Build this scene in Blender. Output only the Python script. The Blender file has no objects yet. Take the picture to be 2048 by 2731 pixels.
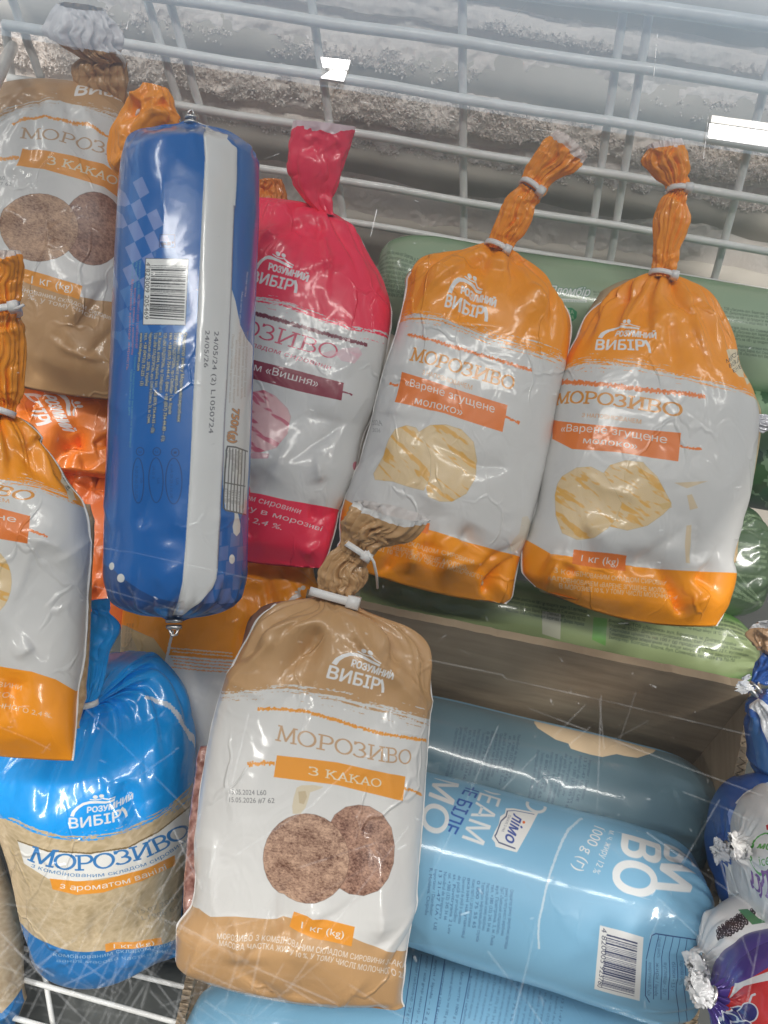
import bpy, bmesh, math, random
import numpy as np
from mathutils import Vector, Matrix
random.seed(7); RNG = np.random.default_rng(7)
SC = bpy.context.scene
COL = SC.collection

# ------------------------------------------------------------------ camera
PW, PH = 2048.0, 2731.0
FN = 2098.7                       # focal length in photograph pixels
CAM = np.array([0.0, 0.0, 0.0])
PITCH, ROLL = math.radians(45), math.radians(9)
_F = np.array([0, math.cos(PITCH), -math.sin(PITCH)])
_D0 = np.array([0, -math.sin(PITCH), -math.cos(PITCH)])
_X = np.array([1.0, 0, 0])
_R = math.cos(ROLL) * _X - math.sin(ROLL) * _D0
_D = math.sin(ROLL) * _X + math.cos(ROLL) * _D0
cam = bpy.data.cameras.new('camera'); camo = bpy.data.objects.new('camera', cam); COL.objects.link(camo)
cam.sensor_fit = 'HORIZONTAL'; cam.sensor_width = 36; cam.lens = 36 * FN / PW
cam.clip_start = 0.01; cam.clip_end = 60
cam.dof.use_dof = True; cam.dof.focus_distance = 0.64; cam.dof.aperture_fstop = 95
M = Matrix(((_R[0], -_D[0], -_F[0], 0), (_R[1], -_D[1], -_F[1], 0), (_R[2], -_D[2], -_F[2], 0), (0, 0, 0, 1)))
camo.matrix_world = M
SC.camera = camo

def ray(p):
    p = np.asarray(p, float)
    return ((p[..., 0:1] - PW / 2) / FN) * _R + ((p[..., 1:2] - PH / 2) / FN) * _D + _F
def unp(p, z):
    z = np.asarray(z, float)
    return CAM + ray(p) * (z[..., None] if z.ndim else z)
def proj(P):
    v = np.asarray(P) - CAM
    z = v @ _F
    return np.stack([v @ _R / z * FN + PW / 2, v @ _D / z * FN + PH / 2], -1)
def onplane(p, axis, val):
    r = ray(p); t = (val - CAM[axis]) / r[..., axis:axis + 1]
    return CAM + r * t

# ------------------------------------------------------------------ world and exposure
w = bpy.data.worlds.new('World'); SC.world = w; w.use_nodes = True
bg = w.node_tree.nodes['Background']; bg.inputs[0].default_value = (0.62, 0.81, 1.0, 1); bg.inputs[1].default_value = 0.80
SC.view_settings.view_transform = 'Standard'; SC.view_settings.look = 'None'
SC.view_settings.exposure = 0.24; SC.view_settings.gamma = 1.0
SC.cycles.max_bounces = 8; SC.cycles.transparent_max_bounces = 12

# ------------------------------------------------------------------ pixel notes (crops of the photograph)
CR = {'A': (0, 0, .42194), 'B': (680, 0, .42194), 'C': (1348, 0, .42194), 'D': (0, 650, .42194), 'E': (640, 650, .42194),
      'F': (1348, 650, .42194), 'G': (0, 1300, .42194), 'H': (640, 1300, .42194), 'I': (1348, 1300, .42194), 'J': (0, 2031, .42194),
      'K': (500, 2031, .42194), 'L': (1100, 1831, .42194), 'M': (1348, 2031, .42194), 'N': (300, 550, .25316), 'O': (300, 1100, .25316),
      'Q': (700, 1300, .30139), 'R': (1800, 1600, .22607), 'S': (0, 150, .27728), 'T': (1100, 2400, .24111), 'W': (0, 0, 1.23448), 'X': (0, 0, 1.0)}
def px(s):
    out = []; c = CR['X']
    for tok in s.replace(';', ',').split(','):
        t = tok.split()
        if not t: continue
        if t[0] in CR: c = CR[t[0]]; t = t[1:]
        out.append((c[0] + float(t[0]) * c[2], c[1] + float(t[1]) * c[2]))
    return np.array(out)

# ------------------------------------------------------------------ numpy noise
_perm = np.random.default_rng(3).permutation(256); _perm = np.concatenate([_perm, _perm, _perm])
_grad = np.random.default_rng(4).normal(size=(256, 3)); _grad /= np.linalg.norm(_grad, axis=1)[:, None]
def perlin(P):
    P = np.asarray(P, float); i = np.floor(P).astype(int); f = P - i; i = i & 255
    u = f * f * f * (f * (f * 6 - 15) + 10); r = 0
    for dx in (0, 1):
        for dy in (0, 1):
            for dz in (0, 1):
                h = _perm[_perm[_perm[i[..., 0] + dx] + i[..., 1] + dy] + i[..., 2] + dz]
                g = _grad[h]
                d = g[..., 0] * (f[..., 0] - dx) + g[..., 1] * (f[..., 1] - dy) + g[..., 2] * (f[..., 2] - dz)
                wx = u[..., 0] if dx else 1 - u[..., 0]; wy = u[..., 1] if dy else 1 - u[..., 1]; wz = u[..., 2] if dz else 1 - u[..., 2]
                r = r + d * wx * wy * wz
    return r * 1.6
def fbm(P, oct=4, ridge=False):
    a, s, r = 1.0, 1.0, 0
    for k in range(oct):
        n = perlin(P * s + 17.3 * k); n = (0.5 - np.abs(n)) if ridge else n
        r = r + a * n; a *= .5; s *= 2.05
    return r

# ------------------------------------------------------------------ materials
def newmat(name):
    m = bpy.data.materials.new(name); m.use_nodes = True; nt = m.node_tree; return m, nt, nt.nodes['Principled BSDF']
def link(nt, a, b): nt.links.new(a, b)
def crinkle(nt, b, scale=38, strength=.35, dist=.0015, fine=.5):
    tc = nt.nodes.new('ShaderNodeTexCoord'); N = nt.nodes.new
    def noise(sc_, det, dis, off):
        mp = N('ShaderNodeMapping'); mp.inputs['Location'].default_value = (off, off * 1.7, -off); mp.inputs['Scale'].default_value = (1.15, .9, .75); link(nt, tc.outputs['Object'], mp.inputs[0])
        n = N('ShaderNodeTexNoise'); n.inputs['Scale'].default_value = sc_; n.inputs['Detail'].default_value = det; n.inputs['Distortion'].default_value = dis; link(nt, mp.outputs[0], n.inputs['Vector']); return n.outputs[0]
    def mth(op, a, c=None, d=None):
        m = N('ShaderNodeMath'); m.operation = op
        for i, x in enumerate((a, c, d)):
            if x is None: continue
            if isinstance(x, (int, float)): m.inputs[i].default_value = x
            else: link(nt, x, m.inputs[i])
        return m.outputs[0]
    def rng(x, a0, a1, b0, b1):
        m = N('ShaderNodeMapRange'); m.interpolation_type = 'SMOOTHSTEP'; link(nt, x, m.inputs[0])
        for i, v in enumerate((a0, a1, b0, b1)): m.inputs[1 + i].default_value = v
        return m.outputs[0]
    def facet(sc_, off):
        mp = N('ShaderNodeMapping'); mp.inputs['Location'].default_value = (off, off * 1.7, -off); mp.inputs['Scale'].default_value = (1.25, .8, .6); link(nt, tc.outputs['Object'], mp.inputs[0])
        w_ = N('ShaderNodeTexNoise'); w_.inputs['Scale'].default_value = sc_ * .8; w_.inputs['Detail'].default_value = 1; link(nt, mp.outputs[0], w_.inputs['Vector'])
        mx = N('ShaderNodeVectorMath'); mx.operation = 'MULTIPLY_ADD'; link(nt, w_.outputs[1], mx.inputs[0]); mx.inputs[1].default_value = (.35 / sc_ * 1.0,) * 3; link(nt, mp.outputs[0], mx.inputs[2])
        v = N('ShaderNodeTexVoronoi'); v.feature = 'F1'; v.inputs['Scale'].default_value = sc_; link(nt, mx.outputs[0], v.inputs['Vector']); return v.outputs['Distance']
    h = mth('MULTIPLY', facet(scale * .36, 1.3), 1.5)
    def groove(sc_, wd, off, lo, hi):
        mp = N('ShaderNodeMapping'); mp.inputs['Location'].default_value = (off, off * 1.3, -off * .7); mp.inputs['Scale'].default_value = (1.2, .85, .65); link(nt, tc.outputs['Object'], mp.inputs[0])
        w_ = N('ShaderNodeTexNoise'); w_.inputs['Scale'].default_value = sc_ * 1.3; w_.inputs['Detail'].default_value = 2; link(nt, mp.outputs[0], w_.inputs['Vector'])
        mx = N('ShaderNodeVectorMath'); mx.operation = 'MULTIPLY_ADD'; link(nt, w_.outputs[1], mx.inputs[0]); mx.inputs[1].default_value = (.7 / sc_,) * 3; link(nt, mp.outputs[0], mx.inputs[2])
        v = N('ShaderNodeTexVoronoi'); v.feature = 'DISTANCE_TO_EDGE'; v.inputs['Scale'].default_value = sc_; link(nt, mx.outputs[0], v.inputs['Vector'])
        return mth('MULTIPLY', rng(v.outputs['Distance'], 0, wd, 1, 0), rng(noise(sc_ * .6, 1, 0, off + 2.), lo, hi, 0, 1))
    g = groove(scale * .55, .045, 2.7, .50, .66)
    h = mth('ADD', mth('MULTIPLY', h, .62), mth('MULTIPLY', g, .26)); h = mth('ADD', h, mth('MULTIPLY', noise(scale * .8, 2, 1., 6.), .5))
    bp = N('ShaderNodeBump'); bp.inputs['Strength'].default_value = strength; bp.inputs['Distance'].default_value = dist
    link(nt, h, bp.inputs['Height']); link(nt, bp.outputs[0], b.inputs['Normal']); link(nt, bp.outputs[0], b.inputs['Coat Normal'])
def film(name, col=None, img=None, rough=.40, coat=.38, cr=1.1, scale=38, inside=None, rim=None, metal=0, trans=0, dist=.0026):
    m, nt, b = newmat(name)
    b.inputs['Roughness'].default_value = rough; b.inputs['Coat Weight'].default_value = coat; b.inputs['Coat Roughness'].default_value = .10
    b.inputs['Metallic'].default_value = metal
    if img is not None:
        t = nt.nodes.new('ShaderNodeTexImage'); t.image = img; t.extension = 'EXTEND'
        u = nt.nodes.new('ShaderNodeUVMap'); u.uv_map = 'print'; link(nt, u.outputs[0], t.inputs[0]); out = t.outputs[0]
    else:
        c = nt.nodes.new('ShaderNodeRGB'); c.outputs[0].default_value = (*col, 1); out = c.outputs[0]
    if rim is not None:
        u = nt.nodes.new('ShaderNodeUVMap'); u.uv_map = 'print'; sp = nt.nodes.new('ShaderNodeSeparateXYZ'); link(nt, u.outputs[0], sp.inputs[0])
        nz = nt.nodes.new('ShaderNodeTexNoise'); nz.inputs['Scale'].default_value = 5; link(nt, u.outputs[0], nz.inputs['Vector'])
        ad = nt.nodes.new('ShaderNodeMath'); ad.operation = 'MULTIPLY_ADD'; link(nt, nz.outputs[0], ad.inputs[0]); ad.inputs[1].default_value = .25; link(nt, sp.outputs[1], ad.inputs[2])
        gt = nt.nodes.new('ShaderNodeMath'); gt.operation = 'GREATER_THAN'; link(nt, ad.outputs[0], gt.inputs[0]); gt.inputs[1].default_value = rim[0] + .125
        mx = nt.nodes.new('ShaderNodeMixRGB'); link(nt, gt.outputs[0], mx.inputs[0]); link(nt, out, mx.inputs[1]); mx.inputs[2].default_value = (*rim[1], 1); out = mx.outputs[0]
    if inside is not None:
        g = nt.nodes.new('ShaderNodeNewGeometry'); mx = nt.nodes.new('ShaderNodeMixRGB')
        link(nt, g.outputs['Backfacing'], mx.inputs[0]); link(nt, out, mx.inputs[1]); mx.inputs[2].default_value = (*inside, 1); out = mx.outputs[0]
    link(nt, out, b.inputs['Base Color'])
    crinkle(nt, b, scale, cr, dist)
    return m
def plain(name, col, rough=.5, metal=0, coat=0, noise=None, bump=None):
    m, nt, b = newmat(name); b.inputs['Roughness'].default_value = rough; b.inputs['Metallic'].default_value = metal; b.inputs['Coat Weight'].default_value = coat
    if noise:
        tc = nt.nodes.new('ShaderNodeTexCoord'); n = nt.nodes.new('ShaderNodeTexNoise'); n.inputs['Scale'].default_value = noise[0]; n.inputs['Detail'].default_value = 5
        link(nt, tc.outputs['Object'], n.inputs['Vector'])
        r = nt.nodes.new('ShaderNodeValToRGB'); r.color_ramp.elements[0].color = (*noise[1], 1); r.color_ramp.elements[1].color = (*col, 1)
        r.color_ramp.elements[0].position = .35; r.color_ramp.elements[1].position = .65
        link(nt, n.outputs[0], r.inputs[0]); link(nt, r.outputs[0], b.inputs['Base Color'])
        if bump:
            bp = nt.nodes.new('ShaderNodeBump'); bp.inputs['Strength'].default_value = bump; bp.inputs['Distance'].default_value = .002; link(nt, n.outputs[0], bp.inputs['Height']); link(nt, bp.outputs[0], b.inputs['Normal'])
    else: b.inputs['Base Color'].default_value = (*col, 1)
    return m
WHITE_IN = (.82, .78, .76)
M_WIRE = plain('white_wire_coating', (.90, .90, .88), .3, coat=.3, noise=(40, (.80, .79, .76)))
M_TIE = plain('clear_nylon', (.88, .86, .84), .35)
M_TIE.node_tree.nodes['Principled BSDF'].inputs['Transmission Weight'].default_value = .08
M_SEAM = plain('white_film_weld', (.82, .80, .78), .4)
M_CLIP = plain('aluminium_clip', (.62, .61, .60), .32, metal=1)

# ------------------------------------------------------------------ objects
def obj(name, verts, faces, mats, parent=None, smooth=True, fmat=None, uv=None):
    me = bpy.data.meshes.new(name); me.from_pydata([tuple(v) for v in np.asarray(verts)], [], [tuple(int(q) for q in f) for f in faces])
    for m in (mats if isinstance(mats, (list, tuple)) else [mats]): me.materials.append(m)
    if smooth: me.polygons.foreach_set('use_smooth', np.ones(len(me.polygons), bool))
    if fmat is not None: me.polygons.foreach_set('material_index', np.asarray(fmat, np.int32))
    if uv is not None:
        l = me.uv_layers.new(name='print'); idx = np.empty(len(me.loops), np.int32); me.loops.foreach_get('vertex_index', idx)
        l.data.foreach_set('uv', np.asarray(uv, np.float32)[idx].ravel())
    me.update(); o = bpy.data.objects.new(name, me); COL.objects.link(o)
    if parent is not None: o.parent = parent; o.matrix_parent_inverse = Matrix.Translation(-parent.location)
    return o
def thing(name, label, cat, loc, group=None):
    o = bpy.data.objects.new(name, None); COL.objects.link(o); o.location = Vector(tuple(float(a) for a in loc)); o.empty_display_size = .02
    o['label'] = label; o['category'] = cat
    if group: o['group'] = group
    return o
def tube_mesh(pts, r, n=10, cap=True):
    pts = np.asarray(pts, float); V = []; Fc = []
    T = np.gradient(pts, axis=0); T /= np.linalg.norm(T, axis=1)[:, None]
    a = np.array([0, 0, 1.0]) if abs(T[0][2]) < .9 else np.array([1.0, 0, 0])
    rr = np.broadcast_to(np.asarray(r, float), (len(pts),))
    for k in range(len(pts)):
        u = np.cross(T[k], a); u /= np.linalg.norm(u); v = np.cross(T[k], u); a = -v if False else a
        for q in range(n):
            an = 2 * math.pi * q / n; V.append(pts[k] + rr[k] * (math.cos(an) * u + math.sin(an) * v))
    for k in range(len(pts) - 1):
        for q in range(n): Fc.append((k * n + q, k * n + (q + 1) % n, (k + 1) * n + (q + 1) % n, (k + 1) * n + q))
    if cap: Fc.append(tuple(range(n))[::-1]); Fc.append(tuple((len(pts) - 1) * n + q for q in range(n)))
    return V, Fc
class MB:
    def __init__(s): s.V = []; s.F = []
    def add(s, V, F):
        o = len(s.V); s.V += [tuple(v) for v in V]; s.F += [tuple(i + o for i in f) for f in F]
    def hexa(s, c):                       # 8 corners: bottom ring 0-3, top ring 4-7
        s.add(c, [(3, 2, 1, 0), (4, 5, 6, 7), (0, 1, 5, 4), (1, 2, 6, 5), (2, 3, 7, 6), (3, 0, 4, 7)])
    def build(s, name, mat, parent=None, smooth=False): return obj(name, s.V, s.F, mat, parent, smooth)

# ------------------------------------------------------------------ monotone interpolation
def pchip(x, y, xq):
    x = np.asarray(x, float); y = np.asarray(y, float); h = np.diff(x); d = np.diff(y) / h; n = len(x); m = np.zeros(n)
    if n == 2: return np.interp(xq, x, y)
    for k in range(1, n - 1):
        if d[k - 1] * d[k] > 0:
            w1 = 2 * h[k] + h[k - 1]; w2 = h[k] + 2 * h[k - 1]; m[k] = (w1 + w2) / (w1 / d[k - 1] + w2 / d[k])
    m[0] = d[0]; m[-1] = d[-1]
    i = np.clip(np.searchsorted(x, xq, side='right') - 1, 0, n - 2); t = (xq - x[i]) / h[i]
    return (y[i] * (2 * t**3 - 3 * t**2 + 1) + h[i] * m[i] * (t**3 - 2 * t**2 + t) + y[i + 1] * (-2 * t**3 + 3 * t**2) + h[i] * m[i + 1] * (t**3 - t**2))

# ------------------------------------------------------------------ loft: a film body from pairs of edge points
class Loft: pass
def loft(rows, z, nv=190, nf=96, nb=36, p=2.5, planar=.55, back=.8, k=11, cr=.003, crs=16., seed=0, folds=36, neck=True):
    R_ = [(r[0], r[1], r[2], r[3], r[4], (r[5] if len(r) > 5 else {})) for r in rows]
    L = np.array([r[:2] for r in R_], float); Rr = np.array([r[2:4] for r in R_], float); d = np.array([r[4] for r in R_], float)
    opt = lambda key, df: np.array([r[5].get(key, df) for r in R_], float)
    C = (L + Rr) / 2; seg = np.linalg.norm(np.diff(C, axis=0), axis=1)
    hw = np.linalg.norm(Rr - L, axis=1) / 2; seg = np.sqrt(seg**2 + np.diff(hw)**2) + 1e-3
    t = np.concatenate([[0], np.cumsum(seg)]); t /= t[-1]
    q = np.linspace(0, 1, nv)
    I = lambda y: pchip(t, y, q)
    zz = np.array([z[0] + (z[1] - z[0]) * a for a in t]) + opt('off', 0)
    zq = I(zz); zl = I(opt('zl', 0)); zr = I(opt('zr', 0))
    Lp = np.stack([I(L[:, 0]), I(L[:, 1])], -1); Rp = np.stack([I(Rr[:, 0]), I(Rr[:, 1])], -1)
    LW = unp(Lp, zq + zl); RW = unp(Rp, zq + zr); c = (LW + RW) / 2; H = (RW - LW) / 2
    dq = I(d); f = I(opt('f', 0)); sag = I(opt('sag', 0)); cm = I(opt('c', 1))
    ax = c[-1] - c[0]; hm = H.mean(0); n = np.cross(hm, ax); n /= np.linalg.norm(n)
    view = c.mean(0) - CAM
    if n @ view > 0: n = -n
    sf = I(opt('sf', 0))
    adn = np.array(C[0] - C[-1]); adn /= np.linalg.norm(adn); adn = adn[0] * _R + adn[1] * _D
    ph = np.concatenate([np.linspace(0, math.pi, nf + 1), math.pi + np.linspace(0, math.pi, nb + 2)[1:-1]]); nt_ = len(ph)
    cx = -np.cos(ph); sx = np.sign(cx) * np.abs(cx)**(2 / p); sn = np.sin(ph); sz = np.sign(sn) * np.abs(sn)**(2 / p)
    hl = np.linalg.norm(H, axis=1); D = dq * hl
    sagw = sag * zq / FN
    def surf(pl):
        X = sx[None, :] * pl; Z = sz[None, :] * pl
        Zs = np.where(Z > 0, Z, Z * back)
        return c[:, None] + H[:, None] * X[..., None] + n * (D[:, None] * Zs)[..., None] + adn * (sagw[:, None] * (1 - sx[None, :]**2) + (sf * zq / FN)[:, None] * np.where(sz > 0, sz, sz * .5)[None, :])[..., None]
    S0 = surf(np.ones((nv, nt_)))
    rg = np.random.default_rng(seed + 11)
    V_, P_ = np.meshgrid(q, ph, indexing='ij')
    dr = fbm(np.stack([V_ * 3 + seed, np.cos(P_) * .6, np.sin(P_) * .6], -1), 2)
    pl = np.zeros_like(V_)
    for kk, a in ((k, 1.0), (int(k * 1.7) + 1, .55), (max(3, int(k * .5)), .7)):
        arg = kk * P_ / 2 + rg.uniform(0, 6) + dr * 2.2
        pl += a * (1.9 * np.abs(np.sin(arg))**.8 - 1.1) * (.35 + 1.3 * np.clip(.5 + perlin(np.stack([V_ * 2.5 + kk, np.cos(P_) * 2.1 + seed, np.sin(P_) * 2.1], -1)), 0, 1))
    pl = 1 + f[:, None] * pl * .8
    S = surf(pl)
    rad = (H / (hl[:, None] + 1e-9))[:, None] * (sx[None, :, None] * .5) + n * sz[None, :, None]
    e1 = hm / np.linalg.norm(hm); e2 = ax / np.linalg.norm(ax)
    Lc = np.stack([S @ e1, S @ e2 * .6, S @ n], -1) * crs
    Wp = Lc + .35 * np.stack([perlin(Lc * .6 + 31 + seed), perlin(Lc * .6 + 57 + seed), perlin(Lc * .6 + 83)], -1) * 1.6
    X2 = (S - c.mean(0)) @ e1; Y2 = (S - c.mean(0)) @ e2; hgt = Y2.max() - Y2.min(); wdt = 2 * hl.max(); fold = np.zeros_like(X2)
    Y0, X0 = Y2.min(), 0.
    wx = X2 + .004 * perlin(S * 30 + seed); wy = Y2 + .004 * perlin(S * 30 + 40 + seed)
    nk = np.array([((c[-1] - c.mean(0)) @ e1), ((c[-1] - c.mean(0)) @ e2)])
    for kq in range(folds):
        kind = kq % 3; up = rg.choice([-1, 1])
        if kind == 0 and neck: ang = rg.uniform(-1.15, 1.15); d0 = np.array([math.sin(ang), -math.cos(ang)]); st = nk + d0 * wdt * rg.uniform(.08, .35); ln = wdt * rg.uniform(.2, .6)
        elif kind == 1: st = np.array([rg.uniform(-.5, .5) * wdt, Y0 + hgt * rg.uniform(.0, .22)]); ang = rg.normal(0, .7); d0 = np.array([math.sin(ang), math.cos(ang)]); ln = wdt * rg.uniform(.12, .4)
        else: st = np.array([rg.uniform(-.5, .5) * wdt, Y0 + hgt * rg.uniform(.1, .9)]); ang = rg.uniform(0, 6.28); d0 = np.array([math.cos(ang), math.sin(ang)]); ln = wdt * rg.uniform(.12, .55)
        nn_ = np.array([-d0[1], d0[0]]); al = (wx - st[0]) * d0[0] + (wy - st[1]) * d0[1]; ac = (wx - st[0]) * nn_[0] + (wy - st[1]) * nn_[1]
        ac = ac - rg.normal(0, 2.2) * al**2
        wl = np.clip(al / (ln * .18), 0, 1) * np.clip((ln - al) / (ln * .6), 0, 1); a_ = .0028 * rg.uniform(.7, 2.4); b_ = .009 * rg.uniform(.6, 2.)
        fold += up * rg.uniform(.35, 1.0) * (1.9 if kind < 2 else .8) * wl * np.where(ac > 0, np.exp(-np.abs(ac) / a_), np.exp(-np.abs(ac) / b_))
    fold += fbm(Lc * .42 + seed * 3.1, 2) * .8 + (perlin(Wp * 1.5 + seed) * .28)
    S = S + rad * (fold * cr * cm[:, None])[..., None]
    o = Loft(); o.S = S; o.S0 = S0; o.q = q; o.nf = nf; o.n = n; o.nt = nt_; o.LW = LW; o.RW = RW; o.H = H; o.c = c; o.D = D; o.zq = zq; o.ax = ax / np.linalg.norm(ax)
    mid = S0[:, nf // 2]; al = np.concatenate([[0], np.cumsum(np.linalg.norm(np.diff(c, axis=0), axis=1) + .25 * np.abs(np.diff(hl)) + 1e-6)]); o.v = al / al[-1]; o.len = al[-1]
    o.u = planar * (sx[:nf + 1] + 1) / 2 + (1 - planar) * ph[:nf + 1] / math.pi
    o.wid = 2 * hl.max()
    o.grid = proj(S0[:, :nf + 1])
    return o
def loft_obj(name, o, mats, parent=None, cap=(True, True)):
    nv, nt_ = o.S.shape[:2]; V = o.S.reshape(-1, 3); F = []; fm = []
    a = np.arange(nt_); b = (a + 1) % nt_
    for i in range(nv - 1):
        F.append(np.stack([i * nt_ + a, i * nt_ + b, (i + 1) * nt_ + b, (i + 1) * nt_ + a], -1)); fm.append((a >= o.nf).astype(int))
    F = [tuple(x) for x in np.concatenate(F)]; fm = list(np.concatenate(fm))
    ub = np.concatenate([o.u, np.linspace(1, 0, nt_ - o.nf + 1)[1:-1]])
    uv = np.stack(np.broadcast_arrays(ub[None, :], o.v[:, None]), -1).reshape(-1, 2)
    V = list(V); uv = list(uv)
    # orientation check: front quad normal should face the camera
    i = nv // 2; j = o.nf // 2
    nn = np.cross(o.S[i, j + 1] - o.S[i, j], o.S[i + 1, j] - o.S[i, j]); flip = nn @ o.n < 0
    for e, (row, on) in enumerate(((0, cap[0]), (nv - 1, cap[1]))):
        if not on: continue
        V.append(o.S[row].mean(0)); uv.append((.5, o.v[row])); ci = len(V) - 1
        for q_ in range(nt_):
            t3 = (row * nt_ + b[q_], row * nt_ + a[q_], ci); F.append(t3 if e == 0 else t3[::-1]); fm.append(int(a[q_] >= o.nf))
    if flip: F = [f[::-1] for f in F]
    ms = mats if isinstance(mats, (list, tuple)) else [mats]
    if len(ms) == 1: fm = None
    return obj(name, V, F, ms, parent, True, fm, uv)
def seam(o, parent, side, i0=0, i1=None, wd=.0012, mat=None, jitter=.0006):
    i1 = i1 or o.S.shape[0] - 4
    P = o.S[i0:i1, 0] if side == 'L' else o.S[i0:i1, o.nf]
    out = (-o.H if side == 'L' else o.H)[i0:i1]; out = out / np.linalg.norm(out, axis=1)[:, None]
    wj = wd * (1 + .5 * fbm(P * 60 + 5, 2)); n = o.n; th = .0004
    ring = [P - out * .001 + n * th, P + out * wj[:, None] + n * th * .6, P + out * wj[:, None] - n * th * .6, P - out * .001 - n * th]
    V = np.stack(ring, 1).reshape(-1, 3); F = []; m = len(P)
    for i in range(m - 1):
        for a in range(4): F.append((i * 4 + a, i * 4 + (a + 1) % 4, (i + 1) * 4 + (a + 1) % 4, (i + 1) * 4 + a))
    F += [(0, 1, 2, 3), tuple((m - 1) * 4 + a for a in (3, 2, 1, 0))]
    return obj('seam', V, F, mat or M_SEAM, parent, True)
def tie(Lp, Rp, z, parent, n, dd=.8, r=.0016, knob=True, tail=None):
    A = unp(np.array(Lp, float), z); B = unp(np.array(Rp, float), z); c = (A + B) / 2; h = (B - A) / 2 * 1.12; R0 = np.linalg.norm(h)
    an = np.linspace(0, 2 * math.pi, 37)[:-1]
    ring = c + np.cos(an)[:, None] * h + np.sin(an)[:, None] * n * R0 * dd
    axd = np.cross(n, h); axd /= np.linalg.norm(axd)
    V = []; F = []; m = len(an)
    for i in range(m):
        rad = ring[i] - c; rad /= np.linalg.norm(rad)
        for (a, b) in ((-1, -.6), (1, -.6), (1, .6), (-1, .6)): V.append(ring[i] + axd * a * r * 1.5 + rad * b * r)
    for i in range(m):
        j = (i + 1) % m
        for a in range(4): F.append((i * 4 + a, i * 4 + (a + 1) % 4, j * 4 + (a + 1) % 4, j * 4 + a))
    mb = MB(); mb.add(V, F)
    if knob:
        kc = c + h * .82 + n * R0 * dd * .75; hx = h / R0 * r * 2.6; hy = axd * r * 2.6; hz = n * r * 2
        mb.hexa([kc - hx - hy - hz, kc + hx - hy - hz, kc + hx + hy - hz, kc - hx + hy - hz, kc - hx * .8 - hy * .8 + hz, kc + hx * .8 - hy * .8 + hz, kc + hx * .8 + hy * .8 + hz, kc - hx * .8 + hy * .8 + hz])
    if tail is not None:
        tp = unp(np.array(tail[0], float), np.array(tail[1], float)); mb.add(*tube_mesh(tp, .0011, 6))
    return mb.build('tie', M_TIE, parent, True)

# ------------------------------------------------------------------ printing: text outlines and a canvas painter
_tc = {}
def text_conts(s, shear=0.):
    """Outlines of a line of built-in lettering, as closed contours (size 1)."""
    key = (s, shear)
    if key in _tc: return _tc[key]
    cu = bpy.data.curves.new('lettering', 'FONT'); cu.body = s; cu.size = 1; cu.shear = shear
    o = bpy.data.objects.new('lettering', cu); COL.objects.link(o)
    dg = bpy.context.evaluated_depsgraph_get(); dg.update(); c = o.evaluated_get(dg).to_curve(dg); out = []
    for sp in c.splines:
        P = []; bz = sp.bezier_points; n = len(bz)
        for i in range(n):
            p0, p1 = bz[i], bz[(i + 1) % n]; a0 = np.array(p0.co[:2]); a1 = np.array(p0.handle_right[:2]); a2 = np.array(p1.handle_left[:2]); a3 = np.array(p1.co[:2])
            st = abs(np.cross(a1 - a0, a3 - a0)) + abs(np.cross(a2 - a0, a3 - a0)) < 1e-5
            for t in ((0.,) if st else (0., .25, .5, .75)): P.append((1 - t)**3 * a0 + 3 * (1 - t)**2 * t * a1 + 3 * (1 - t) * t * t * a2 + t**3 * a3)
        if len(P) > 2: out.append(np.array(P))
    o.evaluated_get(dg).to_curve_clear(); bpy.data.objects.remove(o); bpy.data.curves.remove(cu)
    if out:
        x0 = min(p[:, 0].min() for p in out); out = [p - (x0, 0) for p in out]
    _tc[key] = out; return out
def text_w(s): return max(p[:, 0].max() for p in text_conts(s))
CAPH = max(p[:, 1].max() for p in text_conts('Н'))
# slab-serif capitals drawn as strokes (cap height 1)
def _arc(cx, cy, rx, ry, a0, a1, n=14):
    a = np.radians(np.linspace(a0, a1, n)); return [(cx + rx * math.cos(t), cy + ry * math.sin(t)) for t in a]
def _sf(x, y, w=.2): return [(x - w, y), (x + w, y)]
SLAB = {
 'М': (1.12, [[(.14, .05), (.2, .95)], [(.2, .95), (.56, .1)], [(.56, .1), (.92, .95)], [(.92, .95), (.98, .05)], _sf(.14, .05, .14), _sf(.98, .05, .14), _sf(.14, .95, .1), _sf(.98, .95, .1)]),
 'О': (1.0, [_arc(.5, .5, .42, .46, 0, 360, 30)]),
 'Р': (.84, [[(.2, .05), (.2, .95)], [(.06, .95), (.45, .95)], _arc(.45, .7, .3, .25, 90, -90), [(.45, .45), (.2, .45)], _sf(.2, .05, .17)]),
 'З': (.78, [_arc(.34, .72, .27, .23, 150, -90), _arc(.34, .27, .33, .23, 90, -150), [(.1, .8), (.1, .95)]]),
 'И': (1.02, [[(.2, .05), (.2, .95)], [(.82, .05), (.82, .95)], [(.2, .08), (.82, .92)], _sf(.2, .05, .15), _sf(.82, .05, .15), _sf(.2, .95, .15), _sf(.82, .95, .15)]),
 'В': (.86, [[(.2, .05), (.2, .95)], [(.05, .95), (.45, .95)], _arc(.45, .74, .24, .21, 90, -90), [(.2, .52), (.48, .52)], _arc(.48, .28, .28, .23, 90, -90), [(.48, .05), (.05, .05)]]),
 'К': (.95, [[(.2, .05), (.2, .95)], [(.2, .42), (.74, .93)], [(.38, .58), (.82, .07)], _sf(.2, .05, .15), _sf(.2, .95, .15), _sf(.76, .95, .13), _sf(.82, .05, .13)]),
 'А': (.98, [[(.49, .97), (.15, .05)], [(.49, .97), (.83, .05)], [(.26, .34), (.72, .34)], _sf(.14, .05, .13), _sf(.84, .05, .13)]),
 ' ': (.45, [])}
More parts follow.
